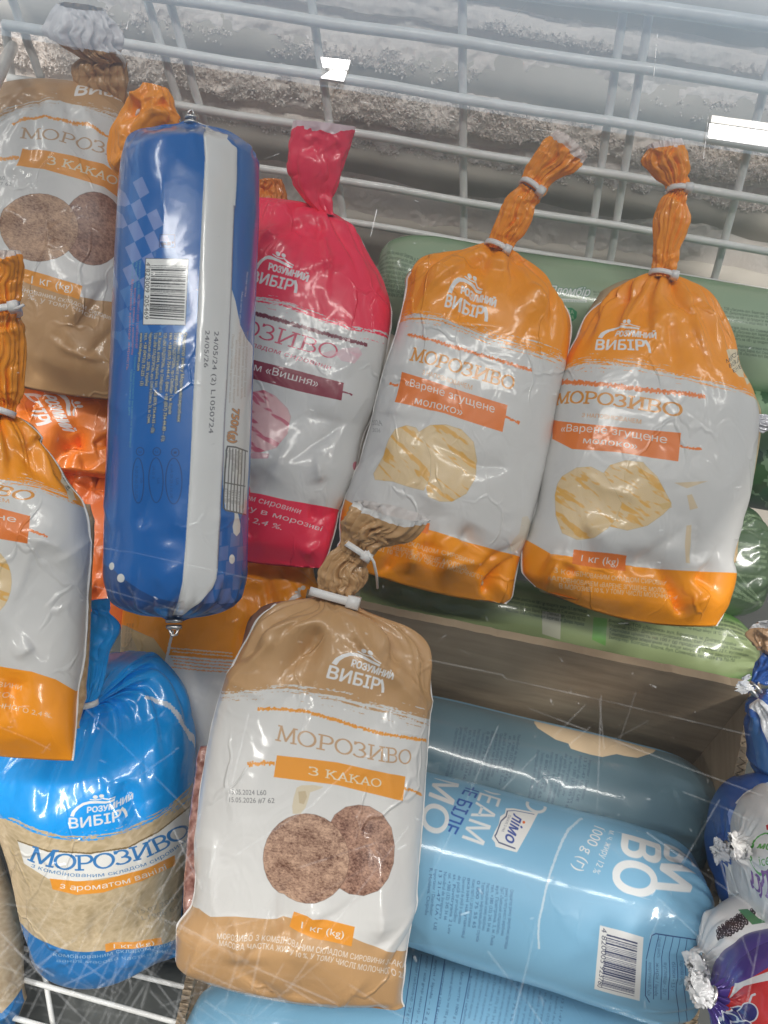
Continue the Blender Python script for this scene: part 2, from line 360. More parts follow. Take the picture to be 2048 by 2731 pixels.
def slab_polys(s, wt=.12):
    x = 0; P = []
    for ch in s:
        adv, st = SLAB[ch]
        for poly in st:
            a = np.array(poly, float); a[:, 0] += x
            for i in range(len(a) - 1):
                d = a[i + 1] - a[i]; L = np.hypot(*d)
                if L < 1e-6: continue
                e = d / L * wt * .25; nn = np.array([-d[1], d[0]]) / L * (wt / 2 if abs(d[1]) > abs(d[0]) * .6 else wt * .38)
                P.append(np.array([a[i] - e - nn, a[i + 1] + e - nn, a[i + 1] + e + nn, a[i] - e + nn]))
        x += adv
    return P, x
def vnoise(shape, sx, sy, seed):
    h, w_ = shape; y, x = np.mgrid[0:h, 0:w_]
    return perlin(np.stack([x * sx, y * sy, np.full(shape, seed * 3.7)], -1))
class Print:
    """A printed sheet in film coordinates; positions are looked up on the unwrinkled film."""
    def __init__(s, o, base, H=1150):
        s.o = o; s.H = H; s.W = int(np.clip(H * o.wid / o.len * 1.05, 380, 1400)); s.a = np.empty((s.H, s.W, 3)); s.a[:] = base
        G = o.grid; s.G = G; s.nv, s.nu = G.shape[:2]
    def q(s, p):
        p = np.atleast_2d(np.asarray(p, float)); out = np.empty_like(p); G = s.G
        for k, P in enumerate(p):
            d = ((G - P)**2).sum(-1); i, j = np.unravel_index(d.argmin(), d.shape)
            i0 = min(max(i, 1), s.nv - 2); j0 = min(max(j, 1), s.nu - 2)
            J = np.stack([(G[i0, j0 + 1] - G[i0, j0 - 1]), (G[i0 + 1, j0] - G[i0 - 1, j0])], -1)
            du = s.o.u[j0 + 1] - s.o.u[j0 - 1]; dv = s.o.v[i0 + 1] - s.o.v[i0 - 1]
            try: st = np.linalg.solve(J, P - G[i0, j0])
            except Exception: st = np.zeros(2)
            if np.abs(st).max() > 4:       # off the sheet: carry on with the sheet's middle spacing
                ja, jb = s.nu // 4, 3 * s.nu // 4; ia, ib = max(i0 - 25, 0), min(i0 + 25, s.nv - 1)
                J = np.stack([(G[i0, jb] - G[i0, ja]) / (s.o.u[jb] - s.o.u[ja]), (G[ib, j0] - G[ia, j0]) / (s.o.v[ib] - s.o.v[ia])], -1)
                uu = np.linalg.solve(J, P - G[i0, j0]); out[k] = ((s.o.u[j0] + uu[0]) * s.W, (1 - (s.o.v[i0] + uu[1])) * s.H); continue
            out[k] = ((s.o.u[j0] + st[0] * du) * s.W, (1 - (s.o.v[i0] + st[1] * dv)) * s.H)
        return out
    def sc(s, p):                         # canvas pixels per photograph pixel
        a = s.q([p, (p[0] + 12, p[1]), (p[0], p[1] + 12)]); return .5 * (np.hypot(*(a[1] - a[0])) + np.hypot(*(a[2] - a[0]))) / 12
    def blend(s, x0, y0, m, col, al=1.):
        h, w_ = m.shape; X0, Y0 = max(x0, 0), max(y0, 0); X1, Y1 = min(x0 + w_, s.W), min(y0 + h, s.H)
        if X1 <= X0 or Y1 <= Y0: return
        mm = (m[Y0 - y0:Y1 - y0, X0 - x0:X1 - x0] * al)[..., None]
        c = col if not isinstance(col, np.ndarray) or col.ndim == 1 else col[Y0 - y0:Y1 - y0, X0 - x0:X1 - x0]
        s.a[Y0:Y1, X0:X1] = s.a[Y0:Y1, X0:X1] * (1 - mm) + np.asarray(c) * mm
    def _mask(s, polys, SS=3, xor=False):            # polys: list of canvas polygons, union
        A = np.concatenate(polys); x0, y0 = np.floor(A.min(0)).astype(int) - 1; x1, y1 = np.ceil(A.max(0)).astype(int) + 2
        x0 = max(x0, -60); y0 = max(y0, -60); x1 = min(x1, s.W + 60); y1 = min(y1, s.H + 60)
        if x1 <= x0 or y1 <= y0: return None
        m = np.zeros(((y1 - y0) * SS, (x1 - x0) * SS), bool)
        for P in polys:
            Q = (P - (x0, y0)) * SS; bx0, by0 = np.floor(Q.min(0)).astype(int); bx1, by1 = np.ceil(Q.max(0)).astype(int) + 1
            bx0 = max(bx0, 0); by0 = max(by0, 0); bx1 = min(bx1, m.shape[1]); by1 = min(by1, m.shape[0])
            if bx1 <= bx0 or by1 <= by0: continue
            ys = np.arange(by0, by1) + .5; xs = np.arange(bx0, bx1) + .5; ins = np.zeros((len(ys), len(xs)), bool)
            for i in range(len(Q)):
                (ax, ay), (bx, by) = Q[i], Q[(i + 1) % len(Q)]
                if ay == by: continue
                hit = (ys >= min(ay, by)) & (ys < max(ay, by))
                if not hit.any(): continue
                xi = ax + (ys[hit] - ay) / (by - ay) * (bx - ax); ins[hit] ^= xs[None, :] > xi[:, None]
            if xor: m[by0:by1, bx0:bx1] ^= ins
            else: m[by0:by1, bx0:bx1] |= ins
        h, w_ = m.shape; return x0, y0, m.reshape(h // SS, SS, w_ // SS, SS).mean((1, 3))
    def dens(s, P, step=14):
        out = []
        for i in range(len(P)):
            a, b = P[i], P[(i + 1) % len(P)]; n = max(1, int(np.hypot(*(b - a)) / step))
            for t in range(n): out.append(a + (b - a) * t / n)
        return np.array(out)
    def poly(s, P, col, al=1., soft=0):
        P = px(P) if isinstance(P, str) else np.asarray(P, float)
        r = s._mask([s.q(s.dens(P))])
        if r: s.blend(r[0], r[1], r[2], col, al)
    def line(s, P, wpx, col, al=1., rough=0., closed=False):
        P = px(P) if isinstance(P, str) else np.asarray(P, float)
        if closed: P = np.concatenate([P, P[:1]])
        D = s.dens(P, 8); D = D if closed else D[:np.where((D == P[-1]).all(1))[0][0] + 1] if (D == P[-1]).all(1).any() else D
        Q = s.q(D); wd = wpx * s.sc(P[0])
        polys = []
        if rough:
            D2 = [];
            for i in range(len(Q) - 1):
                for t in np.linspace(0, 1, 4)[:-1]: D2.append(Q[i] + (Q[i + 1] - Q[i]) * t)
            Q = np.array(D2 + [Q[-1]])
        for i in range(len(Q) - 1):
            d = Q[i + 1] - Q[i]; L = np.hypot(*d)
            if L < 1e-6: continue
            nn = np.array([-d[1], d[0]]) / L; e = d / L * .6
            w1 = wd / 2 * (1 + rough * RNG.uniform(-1, 1)); w2 = wd / 2 * (1 + rough * RNG.uniform(-1, 1))
            polys.append(np.array([Q[i] - e + nn * w1, Q[i + 1] + e + nn * w1, Q[i + 1] + e - nn * w2, Q[i] - e - nn * w2]))
        if polys:
            r = s._mask(polys)
            if r: s.blend(r[0], r[1], r[2], col, al)
    def aff(s, A, B, C):
        a, b, c = s.q(np.array([A, B, C], float)); return a, b - a, c - a
    def text(s, t, ABC, col, bold=0., shear=0., slab=False, wt=.12, al=1., outline=None, low=False):
        P = px(ABC) if isinstance(ABC, str) else np.asarray(ABC, float); a, eb, ec = s.aff(*P)
        if slab: pl, wd = slab_polys(t, wt); T = [q_ * (1 / wd, 1.) for q_ in pl]
        else:
            tr = text_conts(t, shear)
            if not len(tr): return
            wd = max(q_[:, 0].max() for q_ in tr); T = [q_ / (wd, CAPH) for q_ in tr]
        polys = [a + q_[:, :1] * eb + q_[:, 1:] * ec for q_ in T]
        r = s._mask(polys, xor=not slab)
        if r is not None and bold: r = (r[0], r[1], s.fat(r[2], bold * np.hypot(*ec) / CAPH))
        if r is None: return
        if outline is not None:
            m = r[2]; g = m.copy()
            for dx, dy in ((1, 0), (-1, 0), (0, 1), (0, -1), (1, 1), (-1, -1), (1, -1), (-1, 1)): g = np.maximum(g, np.roll(np.roll(m, dx, 1), dy, 0))
            s.blend(r[0], r[1], s.fat(r[2], 2.2), outline, al)
        s.blend(r[0], r[1], r[2], col, al)
    def arc(s, t, P, cap, col, slab=False, wt=.12, al=1., bold=0., outline=None):
        P = px(P) if isinstance(P, str) else np.asarray(P, float); D = s.dens(P, 5); k_ = np.where((D == P[-1]).all(1))[0]; D = D[:k_[0] + 1]
        L = np.concatenate([[0], np.cumsum(np.hypot(*np.diff(D, axis=0).T))]); cap = cap * .42194
        if slab: wd = [SLAB[c][0] for c in t]
        else:
            acc = [0.]
            for i in range(len(t)): acc.append(text_w('|' + t[:i + 1] + '|') - text_w('||'))
            wd = np.diff(acc)
        tot = float(sum(wd)); x = 0.
        for ch, w_ in zip(t, wd):
            if ch != ' ':
                a0, a1 = x / tot * L[-1], (x + w_) / tot * L[-1]; A = np.array([np.interp(a0, L, D[:, 0]), np.interp(a0, L, D[:, 1])]); B = np.array([np.interp(a1, L, D[:, 0]), np.interp(a1, L, D[:, 1])])
                d = B - A; up = np.array([d[1], -d[0]]) / (np.hypot(*d) + 1e-9) * cap
                if not slab:
                    fr = min(1., text_w(ch) / max(w_, 1e-6)); A = A + d * (1 - fr) / 2; B = A + d * fr
                s.text(ch, np.array([A, B, A + up]), col, slab=slab, wt=wt, al=al, bold=bold, outline=outline, low=(not slab))
            x += w_
    def fat(s, m, k):                     # embolden: widen the strokes by k canvas pixels each side
        k = min(k, 4.); f = int(math.ceil(k)); g = m.copy()
        for dx in range(-f, f + 1):
            for dy in range(-f, f + 1):
                wgt = np.clip(k + .5 - math.hypot(dx, dy), 0, 1)
                if wgt > 0: g = np.maximum(g, wgt * np.roll(np.roll(m, dx, 1), dy, 0))
        return g
    def cols(s, P):                       # canvas y for every column along a mapped polyline
        Q = s.q(s.dens(px(P), 20)[:-1]) if False else s.q(px(P)); o_ = np.argsort(Q[:, 0]); return np.interp(np.arange(s.W), Q[o_, 0], Q[o_, 1])
    def above(s, P, col):
        y = s.cols(P); yy = np.arange(s.H)[:, None]; s.blend(0, 0, np.clip(y[None] - yy, 0, 1), col)
    def below(s, P, col):
        y = s.cols(P); yy = np.arange(s.H)[:, None]; s.blend(0, 0, np.clip(yy - y[None], 0, 1), col)
    def brush(s, solid, white, col, seed=1):
        ya = s.cols(solid); yb = s.cols(white); yy = np.arange(s.H)[:, None]
        pr = (yy - ya[None]) / np.maximum(yb - ya, 2)[None]
        yrel = yy - (ya + yb)[None] / 2
        x = np.broadcast_to(np.arange(s.W)[None], (s.H, s.W))
        n1 = perlin(np.stack([x * .006, yrel * .17, np.full(x.shape, seed * 5.3)], -1)); n2 = perlin(np.stack([x * .03, yrel * .45, np.full(x.shape, seed * 2.3)], -1))
        n3 = perlin(np.stack([x * .15, yrel * .5, np.full(x.shape, seed * 1.3)], -1))
        m = (n1 * .55 + n2 * .4 + n3 * .3 + .5) > pr * 1.02 - .02
        m = m * (pr < 1.12); m = np.where(pr < 0, 1, m).astype(float)
        m = (m + np.roll(m, 1, 0) + np.roll(m, 1, 1) + m) / 4
        s.blend(0, 0, m, col)
    def ball(s, P, c0, c1, kind='pore', seed=1, ang=-.5):
        P = px(P) if isinstance(P, str) else P; Q = s.q(s.dens(P)); r = s._mask([Q])
        if r is None: return
        x0, y0, m = r; h, w_ = m.shape; y, x = np.mgrid[0:h, 0:w_]; k = 1 / s.sc(P[0])
        X = x * k; Y = y * k
        if kind == 'pore':
            n_ = lambda f, o_: perlin(np.stack([X * f, Y * f * 1.25, np.full(X.shape, seed + o_)], -1))
            t = np.clip(.55 + .42 * n_(.018, 1.) + .32 * n_(.06, 2.) + .42 * n_(.14, 3.) + .4 * n_(.3, 5.), 0, 1)
        else:
            u = X * math.cos(ang) - Y * math.sin(ang); v = X * math.sin(ang) + Y * math.cos(ang)
            a = perlin(np.stack([u * .010, v * .065, np.full(X.shape, seed)], -1)) + .4 * perlin(np.stack([u * .05, v * .15, np.full(X.shape, seed + 4.)], -1))
            t = np.clip((a - .15) * 5, 0, 1) * .8 + .1 * fbm(np.stack([X * .05, Y * .05, np.full(X.shape, seed)], -1), 3)
            t = np.clip(t, 0, 1)
        col = np.asarray(c0) * (1 - t[..., None]) + np.asarray(c1) * t[..., None]
        s.blend(x0, y0, m, col)
        s.line(P, 1.5, np.asarray(c0) * .7, .5, closed=True)
    def logo(s, ABC, col=(.86, .85, .84), full=True):
        P = px(ABC) if isinstance(ABC, str) else ABC; a, eb, ec = s.aff(*P)
        U = lambda pts: a + np.asarray(pts)[:, :1] * eb + np.asarray(pts)[:, 1:] * ec
        polys = []; lets = []
        def put(t, x0, y0, x1, y1, ch, bold):
            tr = text_conts(t); wd = max(q_[:, 0].max() for q_ in tr)
            for q_ in tr:
                f = q_ / (wd, CAPH); lets.append(U(np.stack([x0 + f[:, 0] * (x1 - x0) + f[:, 1] * .02, y0 + f[:, 0] * (y1 - y0) + f[:, 1] * ch], -1)))
        def stroke(pts, w0, w1):
            Q = U(np.array(pts)); n = len(Q)
            hh = np.hypot(*ec)
            for i in range(n - 1):
                d = Q[i + 1] - Q[i]; L = np.hypot(*d) + 1e-9; nn = np.array([-d[1], d[0]]) / L; e = d / L * .8
                wa = (w0 + (w1 - w0) * i / (n - 1)) * hh / 2; wb = (w0 + (w1 - w0) * (i + 1) / (n - 1)) * hh / 2
                polys.append(np.array([Q[i] - e + nn * wa, Q[i + 1] + e + nn * wb, Q[i + 1] + e - nn * wb, Q[i] - e - nn * wa]))
        put('ВИБІР', 0, 0, .9, 0, 1, .02); stroke([(.93, .95), (.97, .6), (.985, .25), (.985, -.05)], .22, .2)
        if full:
            put('РОЗУМНИЙ', .35, 1.38, 1.14, 1.22, .58, .016)
            stroke([(.08, 1.18), (.12, 1.6), (.2, 2.0), (.3, 2.3), (.42, 2.42), (.56, 2.36), (.68, 2.2), (.84, 2.08)], .34, .2)
            stroke([(.44, 2.72), (.52, 2.62), (.62, 2.62), (.68, 2.7)], .1, .1); stroke([(.66, 2.66), (.74, 2.45), (.86, 2.3)], .12, .1)
            for cx, cy in ((.54, 2.92), (.65, 2.95)): polys.append(U([(cx + .045 * math.cos(t), cy + .2 * math.sin(t)) for t in np.linspace(0, 6.28, 14)]))
        r = s._mask(polys)
        if r: s.blend(r[0], r[1], r[2], col)
        r = s._mask(lets, xor=True)
        if r: s.blend(r[0], r[1], s.fat(r[2], .045 * np.hypot(*ec)), col)
    def ellipse(s, c, rx, ry, crop, n=28, rot=0):
        k = CR[crop]; return np.array([(k[0] + (c[0] + rx * math.cos(t) * math.cos(rot) - ry * math.sin(t) * math.sin(rot)) * k[2], k[1] + (c[1] + rx * math.cos(t) * math.sin(rot) + ry * math.sin(t) * math.cos(rot)) * k[2]) for t in np.linspace(0, 2 * math.pi, n, endpoint=False)])
    def bars(s, quad, col=(.02, .02, .02), n=58, seed=3):   # quad: start edge a->b, end edge d->c
        a, b, c, d = px(quad); rg = random.Random(seed); t = 0
        while t < 1:
            wd = rg.choice((1, 1, 2, 3)) / (n * 2); s.poly(np.array([a + (d - a) * t, b + (c - b) * t, b + (c - b) * min(1, t + wd), a + (d - a) * min(1, t + wd)]), col); t += wd + rg.choice((1, 1, 2, 2, 3)) / (n * 2)
    def block(s, lines, starts, vec, cap, col, al=.9, bold=0., fit=None, outline=None):
        k = 0
        for (x, y, L) in starts:
            t = lines[k % len(lines)]; k += 1; c = CR[s.cr]
            v = np.array(vec, float); v = v / np.hypot(*v)
            A = np.array([c[0] + x * c[2], c[1] + y * c[2]]); B = A + v * L * c[2]; up = np.array([v[1], -v[0]]) * cap * c[2]
            s.text(t, np.array([A, B, A + up]), col, bold=bold, al=al, outline=outline)
    def image(s, name):
        img = bpy.data.images.new(name, s.W, s.H, alpha=False, float_buffer=False)
        L = np.clip(s.a, 0, 1); sr = np.where(L <= .0031308, L * 12.92, 1.055 * L**(1 / 2.4) - .055)
        buf = np.ones((s.H, s.W, 4), np.float32); buf[..., :3] = sr[::-1]; img.pixels.foreach_set(buf.ravel()); img.update(); img.pack(); return img
def native(*a): return px('X ' + ', '.join('%g %g' % t for t in a))

WHT = np.array((.70, .685, .665)); BRN = (.56, .33, .15); ORG = (1.0, .34, .006); LBL = (.82, .33, .035); LBO = (.88, .22, .03); PNK = (.95, .032, .085)
TXT = (.85, .82, .78)

# ------------------------------------------------------------------ freezer: walls, floor, basket, glass, lamps
Y_PANEL, Y_WALL, Z_FLOOR = 0.88, 0.99, -0.90
def freezer():
    # back wall: rounded horizontal evaporator ribs under a coat of frost
    xs = np.linspace(-1.0, 1.15, 130); zs = np.linspace(-1.0, -.112, 110); X, Z = np.meshgrid(xs, zs)
    m = plain('frosty_wall_paint', (.72, .66, .58), .6, noise=(9, (.58, .52, .44)), bump=.3)
    rib = .012 * np.sin(Z * 62) + .006 * fbm(np.stack([X * 6, Z * 9, X * 0], -1), 3)
    V = np.stack([X, Y_WALL - rib + X * 0, Z], -1).reshape(-1, 3); n = len(xs)
    F = [(j * n + i, j * n + i + 1, (j + 1) * n + i + 1, (j + 1) * n + i) for j in range(len(zs) - 1) for i in range(n - 1)]
    o = obj('freezer_wall', V, F, m); o['kind'] = 'structure'
    mb = MB(); mb.hexa([(-1.0, -.35, Z_FLOOR - .03), (1.15, -.35, Z_FLOOR - .03), (1.15, 1.02, Z_FLOOR - .03), (-1.0, 1.02, Z_FLOOR - .03), (-1.0, -.35, Z_FLOOR), (1.15, -.35, Z_FLOOR), (1.15, 1.02, Z_FLOOR), (-1.0, 1.02, Z_FLOOR)])
    o = mb.build('freezer_floor', plain('freezer_liner', (.12, .125, .12), .55, noise=(6, (.07, .075, .07)))); o['kind'] = 'structure'
    ml = plain('freezer_side_liner', (.62, .61, .58), .5, noise=(6, (.5, .49, .46)))
    for nm, x0, x1, y0, y1 in (('freezer_wall', -1.03, -1.0, -.35, 1.02), ('freezer_wall', 1.15, 1.18, -.35, 1.02), ('freezer_wall', -1.0, 1.15, -.38, -.35)):
        mb = MB(); mb.hexa([(x0, y0, Z_FLOOR), (x1, y0, Z_FLOOR), (x1, y1, Z_FLOOR), (x0, y1, Z_FLOOR), (x0, y0, -.112), (x1, y0, -.112), (x1, y1, -.112), (x0, y1, -.112)])
        o = mb.build(nm, ml); o['kind'] = 'structure'
    # frost: shelves of fluffy rime with ragged lower edges, then thousands of small crystals on them
    mf, nt, b = newmat('rime_frost'); b.inputs['Roughness'].default_value = .7; b.inputs['Subsurface Weight'].default_value = 0
    tc = nt.nodes.new('ShaderNodeTexCoord'); nz = nt.nodes.new('ShaderNodeTexNoise'); nz.inputs['Scale'].default_value = 14; nz.inputs['Detail'].default_value = 6
    link(nt, tc.outputs['Object'], nz.inputs['Vector']); rp = nt.nodes.new('ShaderNodeValToRGB')
    rp.color_ramp.elements[0].position = .3; rp.color_ramp.elements[0].color = (.85, .76, .69, 1); rp.color_ramp.elements[1].position = .7; rp.color_ramp.elements[1].color = (.98, .92, .87, 1)
    link(nt, nz.outputs[0], rp.inputs[0]); link(nt, rp.outputs[0], b.inputs['Base Color'])
    nz2 = nt.nodes.new('ShaderNodeTexNoise'); nz2.inputs['Scale'].default_value = 220; nz2.inputs['Detail'].default_value = 3; link(nt, tc.outputs['Object'], nz2.inputs['Vector'])
    bp = nt.nodes.new('ShaderNodeBump'); bp.inputs['Strength'].default_value = .35; bp.inputs['Distance'].default_value = .002; link(nt, nz2.outputs[0], bp.inputs['Height']); link(nt, bp.outputs[0], b.inputs['Normal'])
    # band edges read off at one column, then carried along the wall's level lines
    def zat(x, y): return float(onplane(np.array([x, y], float), 1, Y_WALL - .03)[2])
    bands = [(zat(1236, 40), zat(1236, 96), .007, .4), (zat(1236, 150), zat(1236, 248), .008, .7), (zat(1236, 258), zat(1236, 388), .013, 1.0), (zat(1236, 402), zat(1236, 462), .011, .9)]
    xs = np.linspace(-.75, 1.0, 620); zs = np.linspace(-.50, -.113, 190); X, Z = np.meshgrid(xs, zs)
    n1 = fbm(np.stack([X * 9, Z * 9, X * 0 + 3], -1), 3); n2 = fbm(np.stack([X * 38, Z * 38, X * 0 + 8], -1), 3); n3 = perlin(np.stack([X * 120, Z * 120, X * 0], -1))
    D = np.full_like(X, -.004) + .004 * n1 + .003 * n2
    def prof(zz, top, bot, th):
        t = (top - zz) / (top - bot); a = np.clip(t / .55, 0, 1); e = np.clip((1 - t) / .10, 0, 1)
        return th * np.sqrt(a) * np.sqrt(e) * (t > 0) * (t < 1)
    for k, (tp, bt, th, ro) in enumerate(bands):
        bo = bt + .010 * fbm(np.stack([X * 14, X * 0 + k * 5, X * 0], -1), 4) * ro; to = tp + .008 * fbm(np.stack([X * 10, X * 0 + k * 9 + 2, X * 0], -1), 3)
        lr = np.clip(1 + .5 * fbm(np.stack([X * 5, X * 0 + k * 3.3, X * 0 + 1], -1), 2), .3, 1.5)
        D = np.maximum(D, prof(Z, to, bo, th) * lr + (.0042 * n2 + .0024 * n3) * ro * (prof(Z, to, bo, th) > 0) - .004)
    V = np.stack([X, Y_WALL - .002 - D, Z], -1)
    n = len(xs); F = [(j * n + i, j * n + i + 1, (j + 1) * n + i + 1, (j + 1) * n + i) for j in range(len(zs) - 1) for i in range(n - 1) if D[j:j + 2, i:i + 2].max() > -.006]
    VV = [tuple(v) for v in V.reshape(-1, 3)]
    # crystals
    thick = np.argwhere(D > .004); rg = np.random.default_rng(5); sel = thick[rg.choice(len(thick), 24000)]
    for (j, i) in sel:
        c = V[j, i] + np.array([rg.normal(0, .0015), -rg.uniform(0, .003), rg.normal(0, .0015)]); s = rg.uniform(.0008, .0023) * (1.7 if rg.random() < .06 else 1)
        A = rg.normal(size=(3, 3)); Q, _ = np.linalg.qr(A); st = np.array([1, .7, .45]) * s
        o6 = [c + Q[0] * st[0], c - Q[0] * st[0], c + Q[1] * st[1], c - Q[1] * st[1], c + Q[2] * st[2], c - Q[2] * st[2]]; b0 = len(VV); VV += [tuple(v) for v in o6]
        F += [(b0 + a, b0 + b_, b0 + c_) for a, b_, c_ in ((0, 2, 4), (2, 1, 4), (1, 3, 4), (3, 0, 4), (2, 0, 5), (1, 2, 5), (3, 1, 5), (0, 3, 5))]
    o = obj('frost', VV, F, mf, smooth=False); o['kind'] = 'stuff'; o['label'] = 'thick ridges of white frost on the back wall of the freezer'; o['category'] = 'frost'
freezer()

def basket():
    t = thing('wire_basket', 'white coated wire basket standing against the frosted back wall', 'wire basket', (0, Y_PANEL, Z_FLOOR))
    def wire(p0, p1, y0, y1, r, nm='wire'):
        A = onplane(np.array(p0, float), 1, y0); B = onplane(np.array(p1, float), 1, y1)
        pts = A + (B - A) * np.linspace(0, 1, 12)[:, None]; pts[1:-1] += .0008 * np.array([[0, math.sin(k * 2.1), math.cos(k * 1.7)] for k in range(10)])
        V, F = tube_mesh(pts, r, 12); return obj(nm, V, F, M_WIRE, t)
    H = [((250, -170), (2250, 90), .0066, 'rail'), ((380, -14), (2250, 264), .0056, 'wire'), ((10, 66), (2250, 426), .0052, 'wire'), ((22, 209), (2250, 566), .0047, 'wire'), ((40, 340), (2250, 703), .0043, 'wire'), ((60, 450), (2250, 810), .0041, 'wire')]
    for a, b, r, nm in H: wire(a, b, Y_PANEL, Y_PANEL, r, nm)
    y2 = Y_PANEL + .009
    Vv = [((392, 0), (500, 350)), ((451, 0), (560, 380)), ((812, -120), (925, 640)), ((1232, -90), (1237, 690)), ((1664, 17), (1562, 740)), ((1733, 25), (1620, 745)), ((2085, 60), (1890, 800)), ((25, -20), (112, 215))]
    for a, b in Vv: wire(a, b, y2, y2, .0044)
    # the two twin posts bend into the rail
    for x0, x1 in ((1664, 1672), (1733, 1742)):
        pass
    # left side panel: rails that come forward from the corner, and the corner post
    for (p0, p1) in (((34, 124), (-30, 250)), ((20, -40), (-160, 120))):
        A = onplane(np.array(p0, float), 1, Y_PANEL); B = unp(np.array(p1, float), .60); V, F = tube_mesh(A + (B - A) * np.linspace(0, 1, 8)[:, None], .0056, 12); obj('wire', V, F, M_WIRE, t)
    wire((14, 60), (52, 420), Y_PANEL + .004, Y_PANEL + .004, .0046)
    # floor grid of the basket
    for (p0, p1) in (((60, 2528), (640, 2668)), ((60, 2612), (640, 2775)), ((20, 2710), (640, 2880)), ((60, 2450), (640, 2590))):
        A = onplane(np.array(p0, float), 2, -.865); B = onplane(np.array(p1, float), 2, -.865); V, F = tube_mesh(A + (B - A) * np.linspace(-.4, 1.3, 8)[:, None], .0024, 10); obj('wire', V, F, M_WIRE, t)
    for (p0, p1) in (((105, 2520), (170, 2900)),):
        A = onplane(np.array(p0, float), 2, -.872); B = onplane(np.array(p1, float), 2, -.872); V, F = tube_mesh(A + (B - A) * np.linspace(-.4, 1.3, 8)[:, None], .0024, 10); obj('wire', V, F, M_WIRE, t)
    # upright post of the divider at the right edge
    A = unp(np.array((2052, 1960.)), .80); B = unp(np.array((2004, 2180.)), .84); V, F = tube_mesh(A + (B - A) * np.linspace(-.6, 1.2, 8)[:, None], .0085, 14); obj('post', V, F, M_WIRE, t)
basket()

